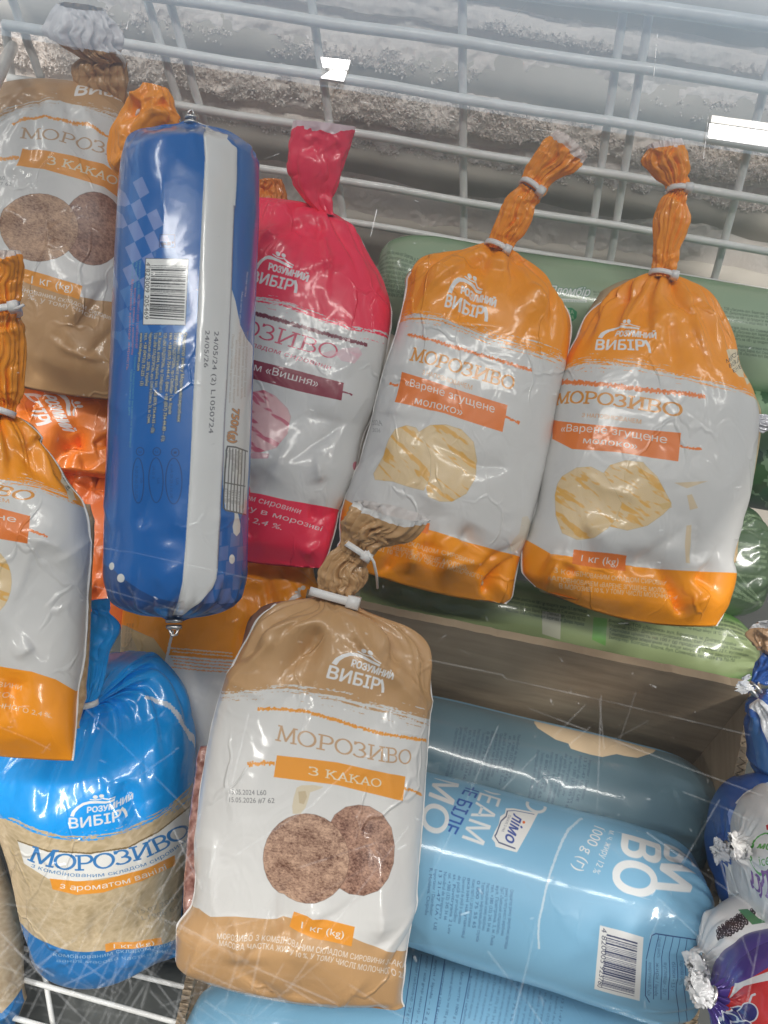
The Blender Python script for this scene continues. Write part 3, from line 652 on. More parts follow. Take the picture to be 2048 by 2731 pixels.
Z_GLASS = -.105
def glass():
    x0, x1, y0, y1 = -.62, .62, -.12, .97
    rg = np.random.default_rng(21); RB = [MB(), MB(), MB()]
    def mark(P, wd, al):                  # a scratch: a hair-thin raised ribbon on the sheet
        P = [np.asarray(p, float) for p in P]; rng_ = np.random.default_rng(int(abs(P[0][0] * 1e5)) + 1)
        for A, B in zip(P[:-1], P[1:]):
            L = np.hypot(*(B - A)); n = max(2, int(L / .004)); d = (B - A) / (L + 1e-9); nn = np.array([-d[1], d[0]])
            for i in range(n):
                if rng_.random() < .12: continue
                p0 = A + (B - A) * i / n; p1 = A + (B - A) * (i + 1) / n
                zd = max(.08, _F @ np.array([p0[0], p0[1], Z_GLASS])); hw = wd * zd / 787 * .62 * rng_.uniform(.6, 1.15)
                k = 0 if al < .14 else 1 if al < .32 else 2
                if rng_.random() < .3: k = max(0, k - 1)
                z = Z_GLASS + .00025; RB[k].add([(*(p0 - nn * hw), z), (*(p1 - nn * hw), z), (*(p1 + nn * hw), z), (*(p0 + nn * hw), z)], [(0, 1, 2, 3)])
    def gp(s): return onplane(px(s), 2, Z_GLASS)[:, :2]
    # long scratches seen in the photograph
    for s, wd, al in (('H 1190 1095, 1659 1190; I 0 1215, 700 1370, 1540 1570', .55, .30), ('G 590 380, 860 420, 1659 600', .45, .22), ('G 600 630, 1180 800', .45, .22), ('I 590 1340, 620 1659', .4, .14), ('I 640 1620, 900 1480', .4, .12), ('L 560 660, 1090 120', .5, .22), ('L 980 380, 1120 260', .4, .15),
                      ('I 820 1300, 700 1659', .4, .12), ('L 1190 60, 1160 860', .5, .14), ('C 960 210, 935 500', .5, .6), ('C 1280 740, 1250 1010', .5, .5), ('B 660 645, 940 705', .5, .5), ('B 460 768, 600 768', .45, .6), ('C 190 820, 310 840', .45, .6), ('C 0 180, 150 0', .45, .3),
                      ('B 770 1330, 730 1500', .5, .4), ('B 60 1010, 155 975', .45, .35), ('A 800 190, 815 125', .5, .6), ('A 1230 400, 1420 445', .45, .25), ('B 330 230, 350 300', .55, .6), ('F 1160 215, 1250 180', .5, .3), ('H 520 1160, 0 1180', .35, .12), ('E 960 20, 1000 300', .35, .1), ('D 1000 100, 1240 560', .35, .08)):
        mark(gp(s), wd, al)
    # the worn near part of the lid: many fine crossed scratches
    for k in range(125):
        x, y = rg.uniform(-60, 2100), 2731 - abs(rg.normal(0, 520)); 
        if k < 95: x, y = rg.uniform(-60, 700), 2760 - abs(rg.normal(0, 200))
        c = onplane(np.array([x, y]), 2, Z_GLASS)[:2]; an = rg.choice([rg.normal(1.2, .3), rg.normal(-.4, .25), rg.uniform(0, 3.14)]); L = abs(rg.normal(0, .010)) + .002
        d = np.array([math.cos(an), math.sin(an)]) * L; mark([c - d, c + d * rg.uniform(-.2, .2) + rg.normal(0, .0004, 2), c + d], rg.choice([.4, .5, .7]), rg.uniform(.05, .28))
    for k in range(260):
        x, y = rg.uniform(0, 2048), rg.uniform(0, 2731); c = onplane(np.array([x, y]), 2, Z_GLASS)[:2]; mark([c, c + rg.normal(0, .0006, 2)], .5, rg.uniform(.1, .5))
    m = bpy.data.materials.new('scratched_lid_glass'); m.use_nodes = True; nt = m.node_tree; nt.nodes.clear()
    out = nt.nodes.new('ShaderNodeOutputMaterial'); tr = nt.nodes.new('ShaderNodeBsdfTransparent'); tr.inputs[0].default_value = (.985, .99, .985, 1)
    gl = nt.nodes.new('ShaderNodeBsdfGlossy'); gl.inputs['Roughness'].default_value = .0
    fr = nt.nodes.new('ShaderNodeFresnel'); fr.inputs[0].default_value = 1.5
    mx = nt.nodes.new('ShaderNodeMixShader'); link(nt, fr.outputs[0], mx.inputs[0]); link(nt, tr.outputs[0], mx.inputs[1]); link(nt, gl.outputs[0], mx.inputs[2])
    link(nt, mx.outputs[0], out.inputs[0])
    th = .004; V = [(x0, y0, Z_GLASS), (x1, y0, Z_GLASS), (x1, y1, Z_GLASS), (x0, y1, Z_GLASS), (x0, y0, Z_GLASS - th), (x1, y0, Z_GLASS - th), (x1, y1, Z_GLASS - th), (x0, y1, Z_GLASS - th)]
    mc = bpy.data.materials.new('clear_glass_face'); mc.use_nodes = True; n2 = mc.node_tree; n2.nodes.clear(); o2 = n2.nodes.new('ShaderNodeOutputMaterial'); t2 = n2.nodes.new('ShaderNodeBsdfTransparent'); link(n2, t2.outputs[0], o2.inputs[0])
    uv = [(0, 0), (1, 0), (1, 1), (0, 1)] * 2
    o = obj('glass_lid', V, [(0, 1, 2, 3), (7, 6, 5, 4), (0, 4, 5, 1), (1, 5, 6, 2), (2, 6, 7, 3), (3, 7, 4, 0)], [m, mc], None, False, [0, 1, 1, 1, 1, 1], uv)
    o['label'] = 'clear scratched glass lid lying over the whole freezer'; o['category'] = 'glass lid'
    for rb, op in zip(RB, (.06, .15, .42)):
        ms = bpy.data.materials.new('scratch_glint'); ms.use_nodes = True; n3 = ms.node_tree; n3.nodes.clear(); o3 = n3.nodes.new('ShaderNodeOutputMaterial'); t3 = n3.nodes.new('ShaderNodeBsdfTransparent'); d3 = n3.nodes.new('ShaderNodeBsdfDiffuse'); d3.inputs[0].default_value = (.9, .9, .9, 1); x3 = n3.nodes.new('ShaderNodeMixShader'); x3.inputs[0].default_value = op
        link(n3, t3.outputs[0], x3.inputs[1]); link(n3, d3.outputs[0], x3.inputs[2]); link(n3, x3.outputs[0], o3.inputs[0])
        if rb.F: so = rb.build('scratches', ms, o); so['kind'] = 'stuff'
glass()

def ceiling():  # unseen slab, added to hold back world light from overhead
    mb = MB(); x0, x1, y0, y1, z = -7., 7., -7., 8.5, 2.46
    mb.hexa([(x0, y0, z), (x1, y0, z), (x1, y1, z), (x0, y1, z), (x0, y0, z + .1), (x1, y0, z + .1), (x1, y1, z + .1), (x0, y1, z + .1)])
    o = mb.build('added_ceiling', plain('added_ceiling_grey', (.24, .24, .25), .8)); o['kind'] = 'structure'
ceiling()
def lamp(corners, z, power, label, colour=(1, .98, .95), cell=True):
    P = np.array(corners, float); c = P.mean(0); t = thing('ceiling_lamp', label, 'ceiling lamp', (c[0], c[1], z + .05), 'lamps on the shop ceiling')
    m = bpy.data.materials.new('lamp_diffuser'); m.use_nodes = True; nt = m.node_tree; nt.nodes.clear(); e = nt.nodes.new('ShaderNodeEmission'); e.inputs[0].default_value = (*colour, 1); e.inputs[1].default_value = power; o_ = nt.nodes.new('ShaderNodeOutputMaterial'); link(nt, e.outputs[0], o_.inputs[0])
    n = len(P); ar = sum(P[i][0] * P[(i + 1) % n][1] - P[(i + 1) % n][0] * P[i][1] for i in range(n)); P = P if ar > 0 else P[::-1]
    V = [(p[0], p[1], z) for p in P]; obj('diffuser', V, [tuple(range(n))[::-1]], m, t, False)
    Q = c + (P - c) * 1.06; mb = MB(); V = [(q[0], q[1], z + .004) for q in Q] + [(q[0], q[1], z + .06) for q in Q]
    mb.add(V, [tuple(range(n))[::-1], tuple(range(n, 2 * n))] + [(i, (i + 1) % n, n + (i + 1) % n, n + i) for i in range(n)]); mb.build('housing', plain('lamp_housing', (.7, .7, .7), .4), t)
def mirror_hit(p, z):                     # where a ceiling lamp hangs whose image stands in the lid at p
    r = ray(np.array(p, float)); G = r * (Z_GLASS / r[2]); d = r * np.array([1, 1, -1]); return (G + d * ((z - G[2]) / d[2]))[:2]
ZC = 2.3
lamp([mirror_hit(p, ZC) for p in px('B 415 360, 602 380, 588 440, 430 425')], ZC, 10, 'far ceiling lamp reflected as the upper half of the small bright mark')
lamp([mirror_hit(p, ZC + .02) for p in px('B 490 436, 582 446, 560 512, 415 490')], ZC + .02, 16, 'far ceiling lamp reflected as the lower half of the small bright mark')
lamp([mirror_hit(p, ZC) for p in px('C 1292 780, 1900 865, 1900 960, 1280 868')], ZC, 14, 'far ceiling lamp reflected as a bright bar at the right edge of the lid')
lamp([mirror_hit(p, ZC) for p in px('C 1305 728, 1900 810, 1900 855, 1298 772')], ZC, 4.5, 'dimmer far ceiling lamp reflected above the bright bar at the right edge')
for cx, cy, lx, ly, pw, wh in ((-2.4, -1.7, .16, 1.2, 62, 'added unseen long lamp above the left side of the freezer, outside the picture'), (2.5, -1.8, .16, 1.2, 57, 'added unseen long lamp above the right side of the freezer, outside the picture'), (.1, -.42, 1.3, .10, 22, 'added unseen long lamp straight over the freezer lid, outside the picture'), (-2.3, .75, .14, .8, 15, 'added unseen long lamp beyond the left end of the freezer, outside the picture'), (2.4, .8, .14, .8, 14, 'added unseen long lamp beyond the right end of the freezer, outside the picture')):
    lamp([(cx - lx, cy - ly), (cx + lx, cy - ly), (cx + lx, cy + ly), (cx - lx, cy + ly)], ZC, pw, wh, (1, .965, .915))  # added lamps, never in view, placed to light the bags and frost

# ------------------------------------------------------------------ bags
def bag(label, rows, z, paint, base, side, tail=None, ties=(), group='tied bags of ice cream', seams='LR', top_seam=1.0, k=11, cr=.0056, seed=0, cap=(True, True), crs=17., p=2.5, name='ice_cream_bag', film_kw={}, tiekw={}):
    o = loft(rows, z, k=k, cr=cr, seed=seed, crs=crs, p=p); s = Print(o, base)
    if paint: paint(s)
    bc = o.c[0] - o.n * o.D.max()
    t = thing(name, label, 'ice cream bag', bc, group)
    mf = film('printed_film', img=s.image('bag_print'), **film_kw); ms = film('side_film', side, cr=.3)
    loft_obj('bag_body', o, [mf, ms], t, cap)
    i1 = int(o.S.shape[0] * top_seam) - 3
    for sd in seams: seam(o, t, sd, 0, i1)
    if tail:
        for (tr, tz, tcol, kw) in tail:
            kw = dict(kw); rim = kw.pop('rim', None); inside = kw.pop('inside', WHITE_IN); tc = kw.pop('cap', (False, False))
            tr = [(*r_[:5], {**r_[5], 'f': r_[5].get('f', 0) * .68}) for r_ in tr]; to = loft(tr, tz, **{**dict(nv=90, nf=84, nb=54, p=2.0, k=14, cr=.0014, crs=28., seed=seed + 5), **kw})
            loft_obj('bag_neck', to, film('neck_film', tcol, inside=inside, rim=rim, cr=.45, scale=38), t, tc)
    for tt in ties: tie(tt[0], tt[1], tt[2], t, o.n, **(tt[3] if len(tt) > 3 else {}))
    return t, o
def side_panel(parent, rows, z, col0, col1, seed):
    o = loft(R4(rows), z, nv=70, nf=40, nb=20, p=2.2, cr=.002, crs=30., seed=seed); m, nt, b = newmat('clear_side_film'); b.inputs['Roughness'].default_value = .35; b.inputs['Coat Weight'].default_value = .6
    tc = nt.nodes.new('ShaderNodeTexCoord'); n = nt.nodes.new('ShaderNodeTexNoise'); n.inputs['Scale'].default_value = 160; n.inputs['Detail'].default_value = 4; link(nt, tc.outputs['Object'], n.inputs['Vector']); r = nt.nodes.new('ShaderNodeValToRGB'); r.color_ramp.elements[0].position = .36; r.color_ramp.elements[1].position = .64; r.color_ramp.elements[0].color = (*col0, 1); r.color_ramp.elements[1].color = (*col1, 1); link(nt, n.outputs[0], r.inputs[0]); link(nt, r.outputs[0], b.inputs['Base Color']); bp = nt.nodes.new('ShaderNodeBump'); bp.inputs['Strength'].default_value = .5; bp.inputs['Distance'].default_value = .002; link(nt, n.outputs[0], bp.inputs['Height']); link(nt, bp.outputs[0], b.inputs['Normal'])
    loft_obj('side_panel', o, m, parent)
def R4(s):                                # 'lx ly rx ry d' rows in photograph pixels, text form
    out = []
    for ln in s.strip().split('\n'):
        a = ln.split(); o = {}
        for x in a[5:]:
            kk, vv = x.split('='); o[kk] = float(vv)
        out.append((float(a[0]), float(a[1]), float(a[2]), float(a[3]), float(a[4]), o))
    return out

MOROZ = 'МОРОЗИВО'
def paint_cocoa(s):
    s.brush('H -130 1240, 0 1225, 300 1215, 600 1240, 900 1320, 1190 1400', 'H -130 1360, 0 1350, 300 1345, 600 1385, 900 1460, 1190 1530', BRN, 2)
    s.below('K -20 905, 75 925, 150 975, 300 975, 650 1005, 1050 1110, 1395 1168', BRN)
    s.line('H 110 1402, 200 1400, 400 1415, 560 1455, 700 1500, 900 1555, 1180 1600', 7, LBL, rough=.7)
    s.text(MOROZ, 'W 595 1600, 888 1652, 600 1566', (.55, .35, .2), slab=True)
    s.poly('K 565 -40, 950 5, 1378 95, 1362 250, 950 148, 545 98', LBL)
    s.line('K 380 18, 470 8, 550 12', 9, LBL, rough=.8); s.line('K 1372 170, 1440 190, 1490 216', 5, LBL, rough=.8)
    s.text('З КАКАО', 'K 762 82, 1222 162, 766 28', (.80, .70, .52), slab=True, wt=.13)
    for t, P in (('15.05.2024 L60', 'K 268 205, 498 212, 268 172'), ('15.05.2026 #7 62', 'K 265 255, 550 262, 266 222')): s.text(t, P, (.08, .08, .09), al=.85)
    s.poly('K 690 165, 720 150, 800 148, 860 160, 840 172, 775 195, 765 235, 745 290, 715 330, 665 330, 662 280, 672 225', (.66, .55, .36), .75)
    s.poly('K 700 190, 745 185, 755 225, 735 270, 705 262', (.48, .36, .2), .6)
    s.ball('K 895 400, 930 335, 1000 285, 1080 272, 1150 282, 1230 330, 1290 420, 1312 530, 1300 640, 1260 730, 1190 805, 1110 843, 1020 832, 950 790, 900 700', (.12, .045, .03), (.56, .33, .23), 'pore', 3)
    s.ball(s.ellipse((748, 615), 272, 287, 'K'), (.13, .05, .03), (.62, .40, .28), 'pore', 5)
    s.poly('K 668 962, 860 1000, 1055 1040, 1035 1165, 830 1125, 635 1065', LBL)
    s.text('1 кг (kg)', 'K 715 1060, 985 1115, 722 1015', TXT, bold=.01)
    s.arc('МОРОЗИВО З КОМБІНОВАНИМ СКЛАДОМ СИРОВИНИ З КАКАО', 'K 190 1118, 440 1128, 800 1195, 1020 1240, 1420 1320', 36, TXT, al=.85)
    s.arc('МАСОВА ЧАСТКА ЖИРУ 10 %, У ТОМУ ЧИСЛІ МОЛОЧНОГО 2,4 %', 'K 200 1160, 520 1192, 790 1240, 1080 1310, 1420 1380', 36, TXT, al=.85)
    s.logo('H 548 1200, 905 1290, 562 1120')
t_front, o_front = bag('brown and white cocoa ice cream bag in front, its neck tied twice', R4('''
528 2612 1060 2682 .02 sag=26 c=1.6
478 2560 1070 2648 .26 sag=18 c=1.6
478 2474 1086 2540 .42 sag=8
520 2405 1095 2490 .46
519 2330 1106 2420 .47
527 2230 1118 2310 .47
545 2060 1134 2130 .47
560 1960 1140 2030 .47
590 1840 1144 1915 .47
640 1730 1147 1812 .48 f=.03
705 1652 1128 1738 .50 f=0.126
790 1612 1060 1668 .52 f=0.242
850 1596 955 1622 .6 f=.26
864 1588 926 1600 .8 f=.3'''), (.60, .63), paint_cocoa, WHT, (.33, .16, .10), seed=1, cr=.0042, top_seam=.9, tail=[(R4('''
866 1592 926 1602 .8 f=.3
858 1545 962 1555 .6 f=.28
872 1490 972 1505 .6 f=.28
915 1452 982 1478 .7 f=.3'''), (.625, .615), BRN, {'rim': None}), (R4('''
912 1458 985 1486 .7 f=.3
922 1420 1012 1458 .6 f=.3
926 1385 1080 1440 .55 f=.22
950 1336 1140 1385 .5 f=.12'''), (.615, .60), BRN, {'rim': (.90, (.82, .80, .78))})], ties=[((836, 1578), (946, 1608), .622, {'dd': .45, 'r': .0022}), ((925, 1450), (980, 1487), .612, {'dd': .9, 'tail': (px('Q 930 560, 985 660, 1010 780, 1018 890'), [.585, .585, .60, .62])})])

side_panel(t_front, '''
492 2480 640 2480 .3
488 2400 640 2400 .5
494 2300 640 2300 .55
504 2200 640 2200 .55
514 2100 640 2100 .5
532 1990 640 1990 .4''', (.628, .64), (.22, .08, .06), (.55, .30, .25), 61)
def caramel(s, P):
    s.brush(P['b0'], P['b1'], ORG, P.get('seed', 1)); s.below(P['bot'], ORG)
    for l in P['rough']: s.line(l, 6, LBO, rough=.7)
    s.text(MOROZ, P['mor'], (.74, .29, .03), slab=True, wt=.16)
    s.text('З НАПОВНЮВАЧЕМ', P['nap'], (.78, .34, .08), bold=.012)
    s.poly(P['lab'], LBO); s.text('«Варене згущене', P['l1'], TXT); s.text('молоко»', P['l2'], TXT)
    for b, sd, an in P['balls']: s.ball(b, (.80, .60, .34), (.82, .42, .05), 'vein', sd, an)
    if 'kg' in P: s.poly(P['kg'], LBO); s.text('1 кг (kg)', P['kgt'], TXT)
    for t, a in P['small']:
        q_ = px(a); s.arc(t, q_[:2], 30, (.90, .72, .55), al=.9)
    s.logo(P['logo'])
def paint_mid(s):
    caramel(s, dict(b0='E 1040 410, 1150 405, 1300 420, 1450 470, 1600 540; F 200 600, 390 690', b1='E 1020 520, 1250 530, 1450 590, 1650 655; F 200 735, 370 790', bot='H 660 70, 920 200, 1200 265, 1400 330, 1650 400; I 85 430',
        rough=['E 1058 572, 1200 605, 1400 660, 1659 740; F 60 765, 170 800', 'E 940 880, 965 890, 992 893', 'F -10 1090, 40 1110, 90 1133'], mor='E 1072 738, 1728 928, 1098 655', nap='E 1150 826, 1467 922, 1156 797',
        lab='E 1020 808, 1330 905; W 1097 875, 1086 933, 960 892, 852 868', l1='E 1040 893, 1610 1068, 1048 846', l2='E 1102 1010, 1405 1083, 1112 962',
        balls=[('E 940 1230, 980 1170, 1050 1145, 1110 1160, 1180 1260, 1210 1360, 1200 1480, 1160 1560, 1050 1530, 960 1500, 850 1490, 840 1450, 900 1330', 2, -.55), ('E 1120 1190, 1200 1145, 1300 1140, 1400 1170, 1480 1250, 1505 1370, 1490 1480, 1430 1580, 1340 1630, 1260 1630, 1190 1600, 1175 1540, 1205 1460, 1205 1340, 1170 1250', 4, -.5)],
        kg='H 1010 200, 1200 225, 1188 292, 1000 262', kgt='H 960 230, 1130 285, 965 200',
        small=[('З КОМБІНОВАНИМ СКЛАДОМ СИРОВИНИ', 'H 700 265, 1465 485, 708 232'), ('НАПОВНЮВАЧЕМ «ВАРЕНЕ ЗГУЩЕНЕ МОЛОКО».', 'H 680 305, 1425 527, 688 272'), ('В МОРОЗИВІ 10 %, У ТОМУ ЧИСЛІ МОЛОЧНОГО 2,4 %', 'H 680 345, 1612 606, 688 312')], logo='E 1295 400, 1560 485, 1308 322', seed=3))
    s.poly('I 110 190, 140 180, 165 240, 130 330, 90 410, 40 405, 60 330, 95 290', (.70, .60, .42), .55)
    s.text('.2024', 'E 835 1148, 900 1150, 836 1122', (.2, .2, .2), al=.7); s.text('.2026', 'E 835 1190, 885 1192, 836 1166', (.2, .2, .2), al=.7)
bag('orange and white caramel bag standing between the pink bag and the rightmost orange bag', R4('''
928 1508 1352 1612 .02 sag=16 c=2
902 1444 1370 1560 .27 sag=12 c=2.2
922 1334 1396 1469 .40 c=1.3
955 1240 1420 1372 .45
985 1150 1447 1262 .46
1011 1042 1469 1156 .46
1035 960 1485 1068 .46
1066 868 1506 975 .46
1089 795 1517 888 .46 f=.02
1112 728 1505 825 .46 f=0.082
1160 695 1455 762 .48 f=0.155
1240 677 1395 706 .5 f=0.271
1302 656 1350 668 .8 f=.28'''), (.75, .78), paint_mid, WHT, (.62, .47, .27), seed=2, tail=[(R4('''
1302 658 1352 672 .8 f=.26
1322 605 1392 625 .75 f=.22
1346 545 1420 568 .75 f=.2
1392 490 1438 522 .8 f=.28'''), (.765, .745), ORG, {}), (R4('''
1392 488 1440 520 .8 f=.28
1408 448 1472 482 .7 f=.24
1446 392 1535 450 .7 f=.2
1494 352 1562 412 .7 f=.14'''), (.745, .73), ORG, {'rim': (.84, (.82, .70, .64)), 'seed': 30})], ties=[((1298, 648), (1352, 674), .762, {}), ((1392, 484), (1440, 520), .742, {})])

def paint_right(s):
    caramel(s, dict(b0='F 340 790, 520 690, 800 720, 1100 770, 1400 860, 1500 900', b1='F 300 820, 500 800, 800 830, 1100 880, 1520 965', bot='I 140 330, 300 425, 430 440, 780 485, 1100 520, 1440 540',
        rough=['F 340 870, 600 888, 900 925, 1150 950, 1262 966', 'F 1105 1280, 1170 1292, 1240 1298'], mor='F 318 1028, 1114 1098, 332 950', nap='F 482 1095, 856 1140, 485 1070',
        lab='F 303 1118, 700 1160, 1110 1195, 1095 1375, 700 1318, 420 1298, 300 1235', l1='F 350 1190, 1022 1262, 356 1145', l2='F 490 1262, 832 1298, 496 1222',
        balls=[('F 620 1450, 660 1400, 760 1370, 870 1380, 960 1470, 1010 1560, 1055 1640, 1040 1672; I 1000 170, 900 240, 770 272, 660 250, 600 200, 560 100, 560 0', 6, -.45), ('I 315 50, 330 -20, 360 -70, 450 -125, 540 -130, 620 -90, 690 20, 735 100, 700 200, 640 265, 560 320, 450 330, 360 290, 320 180', 8, -.5)],
        kg='I 432 393, 780 427, 775 525, 428 490', kgt='I 478 466, 724 490, 484 424',
        small=[('З КОМБІНОВАНИМ СКЛАДОМ СИРОВИНИ', 'I 335 552, 1060 622, 338 520'), ('НАПОВНЮВАЧЕМ «ВАРЕНЕ ЗГУЩЕНЕ МОЛОКО».', 'I 300 600, 1080 672, 303 568'), ('В МОРОЗИВІ 10 %, У ТОМУ ЧИСЛІ МОЛОЧНОГО 2,4', 'I 350 642, 1130 712, 354 610')], logo='F 570 670, 915 690, 580 608', seed=6))
    for P in ('I 1150 50, 1180 42, 1218 130, 1170 142', 'I 1155 240, 1190 235, 1178 380, 1170 480, 1145 475, 1140 360', 'F 1070 1510, 1280 1500, 1150 1545', 'I 970 105, 1050 90, 1060 125, 1000 140'): s.poly(P, (.72, .48, .16), .55)
    s.poly('F 1380 672, 1445 662, 1530 890, 1425 790', (.78, .66, .45))
    for t, a in (('МОРОЗИ', 'F 1393 755, 1480 690, 1386 732'), ('ВОВАР', 'F 1412 785, 1490 735, 1404 762'), ('ЕНЕЗ', 'F 1440 815, 1510 770, 1430 792')): s.text(t, a, (.03, .03, .03))
t_right, _ = bag('rightmost orange and white caramel ice cream bag, standing on the green roll', R4('''
1440 1568 1902 1668 .02 sag=34 c=2
1406 1524 1934 1604 .24 sag=40 c=3
1404 1466 1952 1532 .34 sag=16 c=2.6
1413 1430 1942 1492 .42 c=1.4
1436 1342 1960 1420 .45
1449 1241 1988 1330 .46
1470 1150 2004 1235 .46
1483 1060 2014 1125 .46
1500 985 2002 1062 .46
1526 925 1962 990 .46 f=.02
1566 872 1926 908 .46 f=0.097
1622 808 1886 836 .48 f=0.184
1692 752 1842 770 .5 f=0.300
1742 734 1790 740 .8 f=.28'''), (.745, .785), paint_right, WHT, (.58, .43, .25), seed=3, cr=.004, tail=[(R4('''
1740 738 1792 742 .8 f=.26
1745 660 1808 664 .75 f=.22
1748 585 1834 590 .75 f=.18
1768 535 1824 538 .8 f=.26
1786 512 1830 512 .9 f=.28'''), (.77, .755), ORG, {}), (R4('''
1786 512 1830 512 .9 f=.28
1758 478 1832 480 .75 f=.24
1724 425 1828 420 .7 f=.22
1732 385 1814 372 .7 f=.16'''), (.755, .745), ORG, {'rim': (.88, (.84, .72, .68)), 'seed': 41})], ties=[((1736, 728), (1794, 742), .77, {}), ((1784, 506), (1832, 508), .752, {})])

side_panel(t_right, '''
1800 1520 1962 1500 .3
1800 1420 1972 1390 .5
1800 1300 2002 1290 .55
1800 1200 2018 1190 .55
1800 1110 2026 1105 .45
1800 1040 2008 1040 .2''', (.765, .775), (.50, .34, .17), (.70, .52, .30), 62)
def paint_pink(s):
    s.brush('E -200 240, 60 300, 300 330, 500 400, 700 480, 940 575', 'E -200 360, 60 400, 300 455, 500 520, 700 590, 930 665', PNK, 4)
    s.below('E -200 1460, 40 1520; H 50 20, 300 80, 640 152', PNK)
    s.line('E -100 385, 90 440, 400 525, 800 642', 5, (.20, .02, .04), rough=.5)
    s.text(MOROZ, 'E -265 545, 606 736, -240 440', (.62, .03, .09), slab=True, wt=.1)
    s.text('комбінованим складом сировини', 'E -290 590, 568 796, -284 556', (.62, .04, .1))
    s.poly('E -300 640, 60 730, 360 800, 655 880, 640 992, 350 925, 60 850, -300 760', (.27, .012, .035)); s.text('з наповнювачем «Вишня»', 'E -330 735, 490 905, -322 688', TXT)
    s.line('E 645 935, 680 945, 706 958', 4, (.27, .02, .05), rough=.5)
    s.ball('E -60 1000, 60 940, 150 925, 220 960, 300 1040, 320 1090, 300 1200, 230 1290, 130 1325, 40 1320, -60 1250', (.84, .50, .50), (.60, .04, .12), 'vein', 11, -.35)
    s.poly('E 20 1340, 100 1325, 185 1330, 180 1360, 90 1365', (.74, .2, .26), .6)
    for P in ('E 600 690, 650 660, 745 655, 770 700, 720 760, 640 740', 'E 520 690, 590 670, 640 700, 560 720', 'E 690 680, 760 700, 740 730'): s.poly(P, (.85, .45, .52), .5)
    s.poly(s.ellipse((728, 1405), 16, 28, 'E'), (.75, .12, .2), .8)
    for t, a in (('комбінованим складом сировини', 'H -420 -45, 376 168, -412 -82'), ('частка жиру в морозиві', 'H -260 62, 512 277, -252 28'), ('молочного 2,4 %.', 'H -230 140, 260 269, -222 106')): s.text(t, a, (.88, .72, .72))
    s.logo('E 72 240, 356 312, 86 176')
bag('pink and white cherry ice cream bag to the right of the big blue roll', R4('''
575 1485 850 1515 .02 sag=6
550 1420 872 1472 .3
550 1270 910 1355 .42
562 1180 944 1268 .45
572 1090 964 1178 .46
582 990 998 1085 .46
592 900 1015 1002 .46
602 815 1030 932 .46
612 740 1043 838 .46
624 670 1024 768 .46 f=.02
650 605 982 698 .46 f=0.082
700 555 935 620 .48 f=0.155
785 552 905 590 .5 f=.2
838 556 890 574 .7 f=.26'''), (.75, .80), paint_pink, WHT, (.62, .08, .12), seed=4, cr=.0046, tail=[(R4('''
838 560 892 576 .7 f=.26
805 522 884 545 .6 f=.2
782 485 902 488 .55 f=.14
768 440 920 432 .5 f=.1
770 388 936 386 .45 f=.08
782 322 946 340 .42 f=.06'''), (.785, .76), PNK, {'rim': (.93, (.80, .62, .66)), 'k': 5})])

def paint_left_cocoa(s):
    s.brush('S -60 560, 0 510, 250 395, 500 350, 800 430, 1150 560', 'S -60 690, 0 640, 250 525, 480 490, 800 565, 1150 665', BRN, 7)
    s.below('D 60 190, 150 195, 300 270, 520 340, 760 372', BRN)
    s.line('S 125 660, 180 625, 260 593, 350 580, 430 575, 600 620, 850 668, 960 740, 1070 802, 1160 860', 7, LBL, rough=.7)
    s.arc('МОРОЗИ', 'S 205 800, 400 806, 560 822, 700 860, 880 915, 1020 950, 1170 1010', 72, (.52, .34, .2), slab=True)
    s.poly('S 225 897, 380 905, 700 960, 1000 1040, 1180 1170, 1165 1380, 1000 1260, 700 1170, 430 1095, 175 1078', LBL)
    s.arc('З КАКАО', 'S 455 1048, 560 1058, 700 1095, 840 1140, 980 1185, 1110 1248', 52, (.80, .70, .52), slab=True, wt=.15)
    s.line('S -20 1012, 90 995, 192 985', 8, LBL, rough=.8)
    s.text('.2024 L60', 'S -130 1212, 62 1208, -130 1172', (.1, .1, .1), al=.7); s.text('.2026 47 62', 'S -150 1262, 126 1262, -150 1228', (.1, .1, .1), al=.7)
    s.ball(s.ellipse((900, 1660), 300, 352, 'S'), (.15, .062, .04), (.42, .23, .15), 'pore', 13)
    s.ball(s.ellipse((385, 1655), 370, 328, 'S'), (.20, .09, .045), (.58, .36, .22), 'pore', 15)
    s.poly('D 150 158, 340 215, 522 270, 500 360, 320 300, 130 235', LBL); s.text('1 кг (kg)', 'D 195 250, 460 310, 202 200', TXT)
    s.text('комбінованим складом сировини', 'D 30 275, 735 495, 38 245', TXT, al=.8); s.text('10 %, у тому числі', 'D 100 330, 600 470, 108 300', TXT, al=.7)
    s.logo('S 720 385, 1215 490, 738 285', full=False)
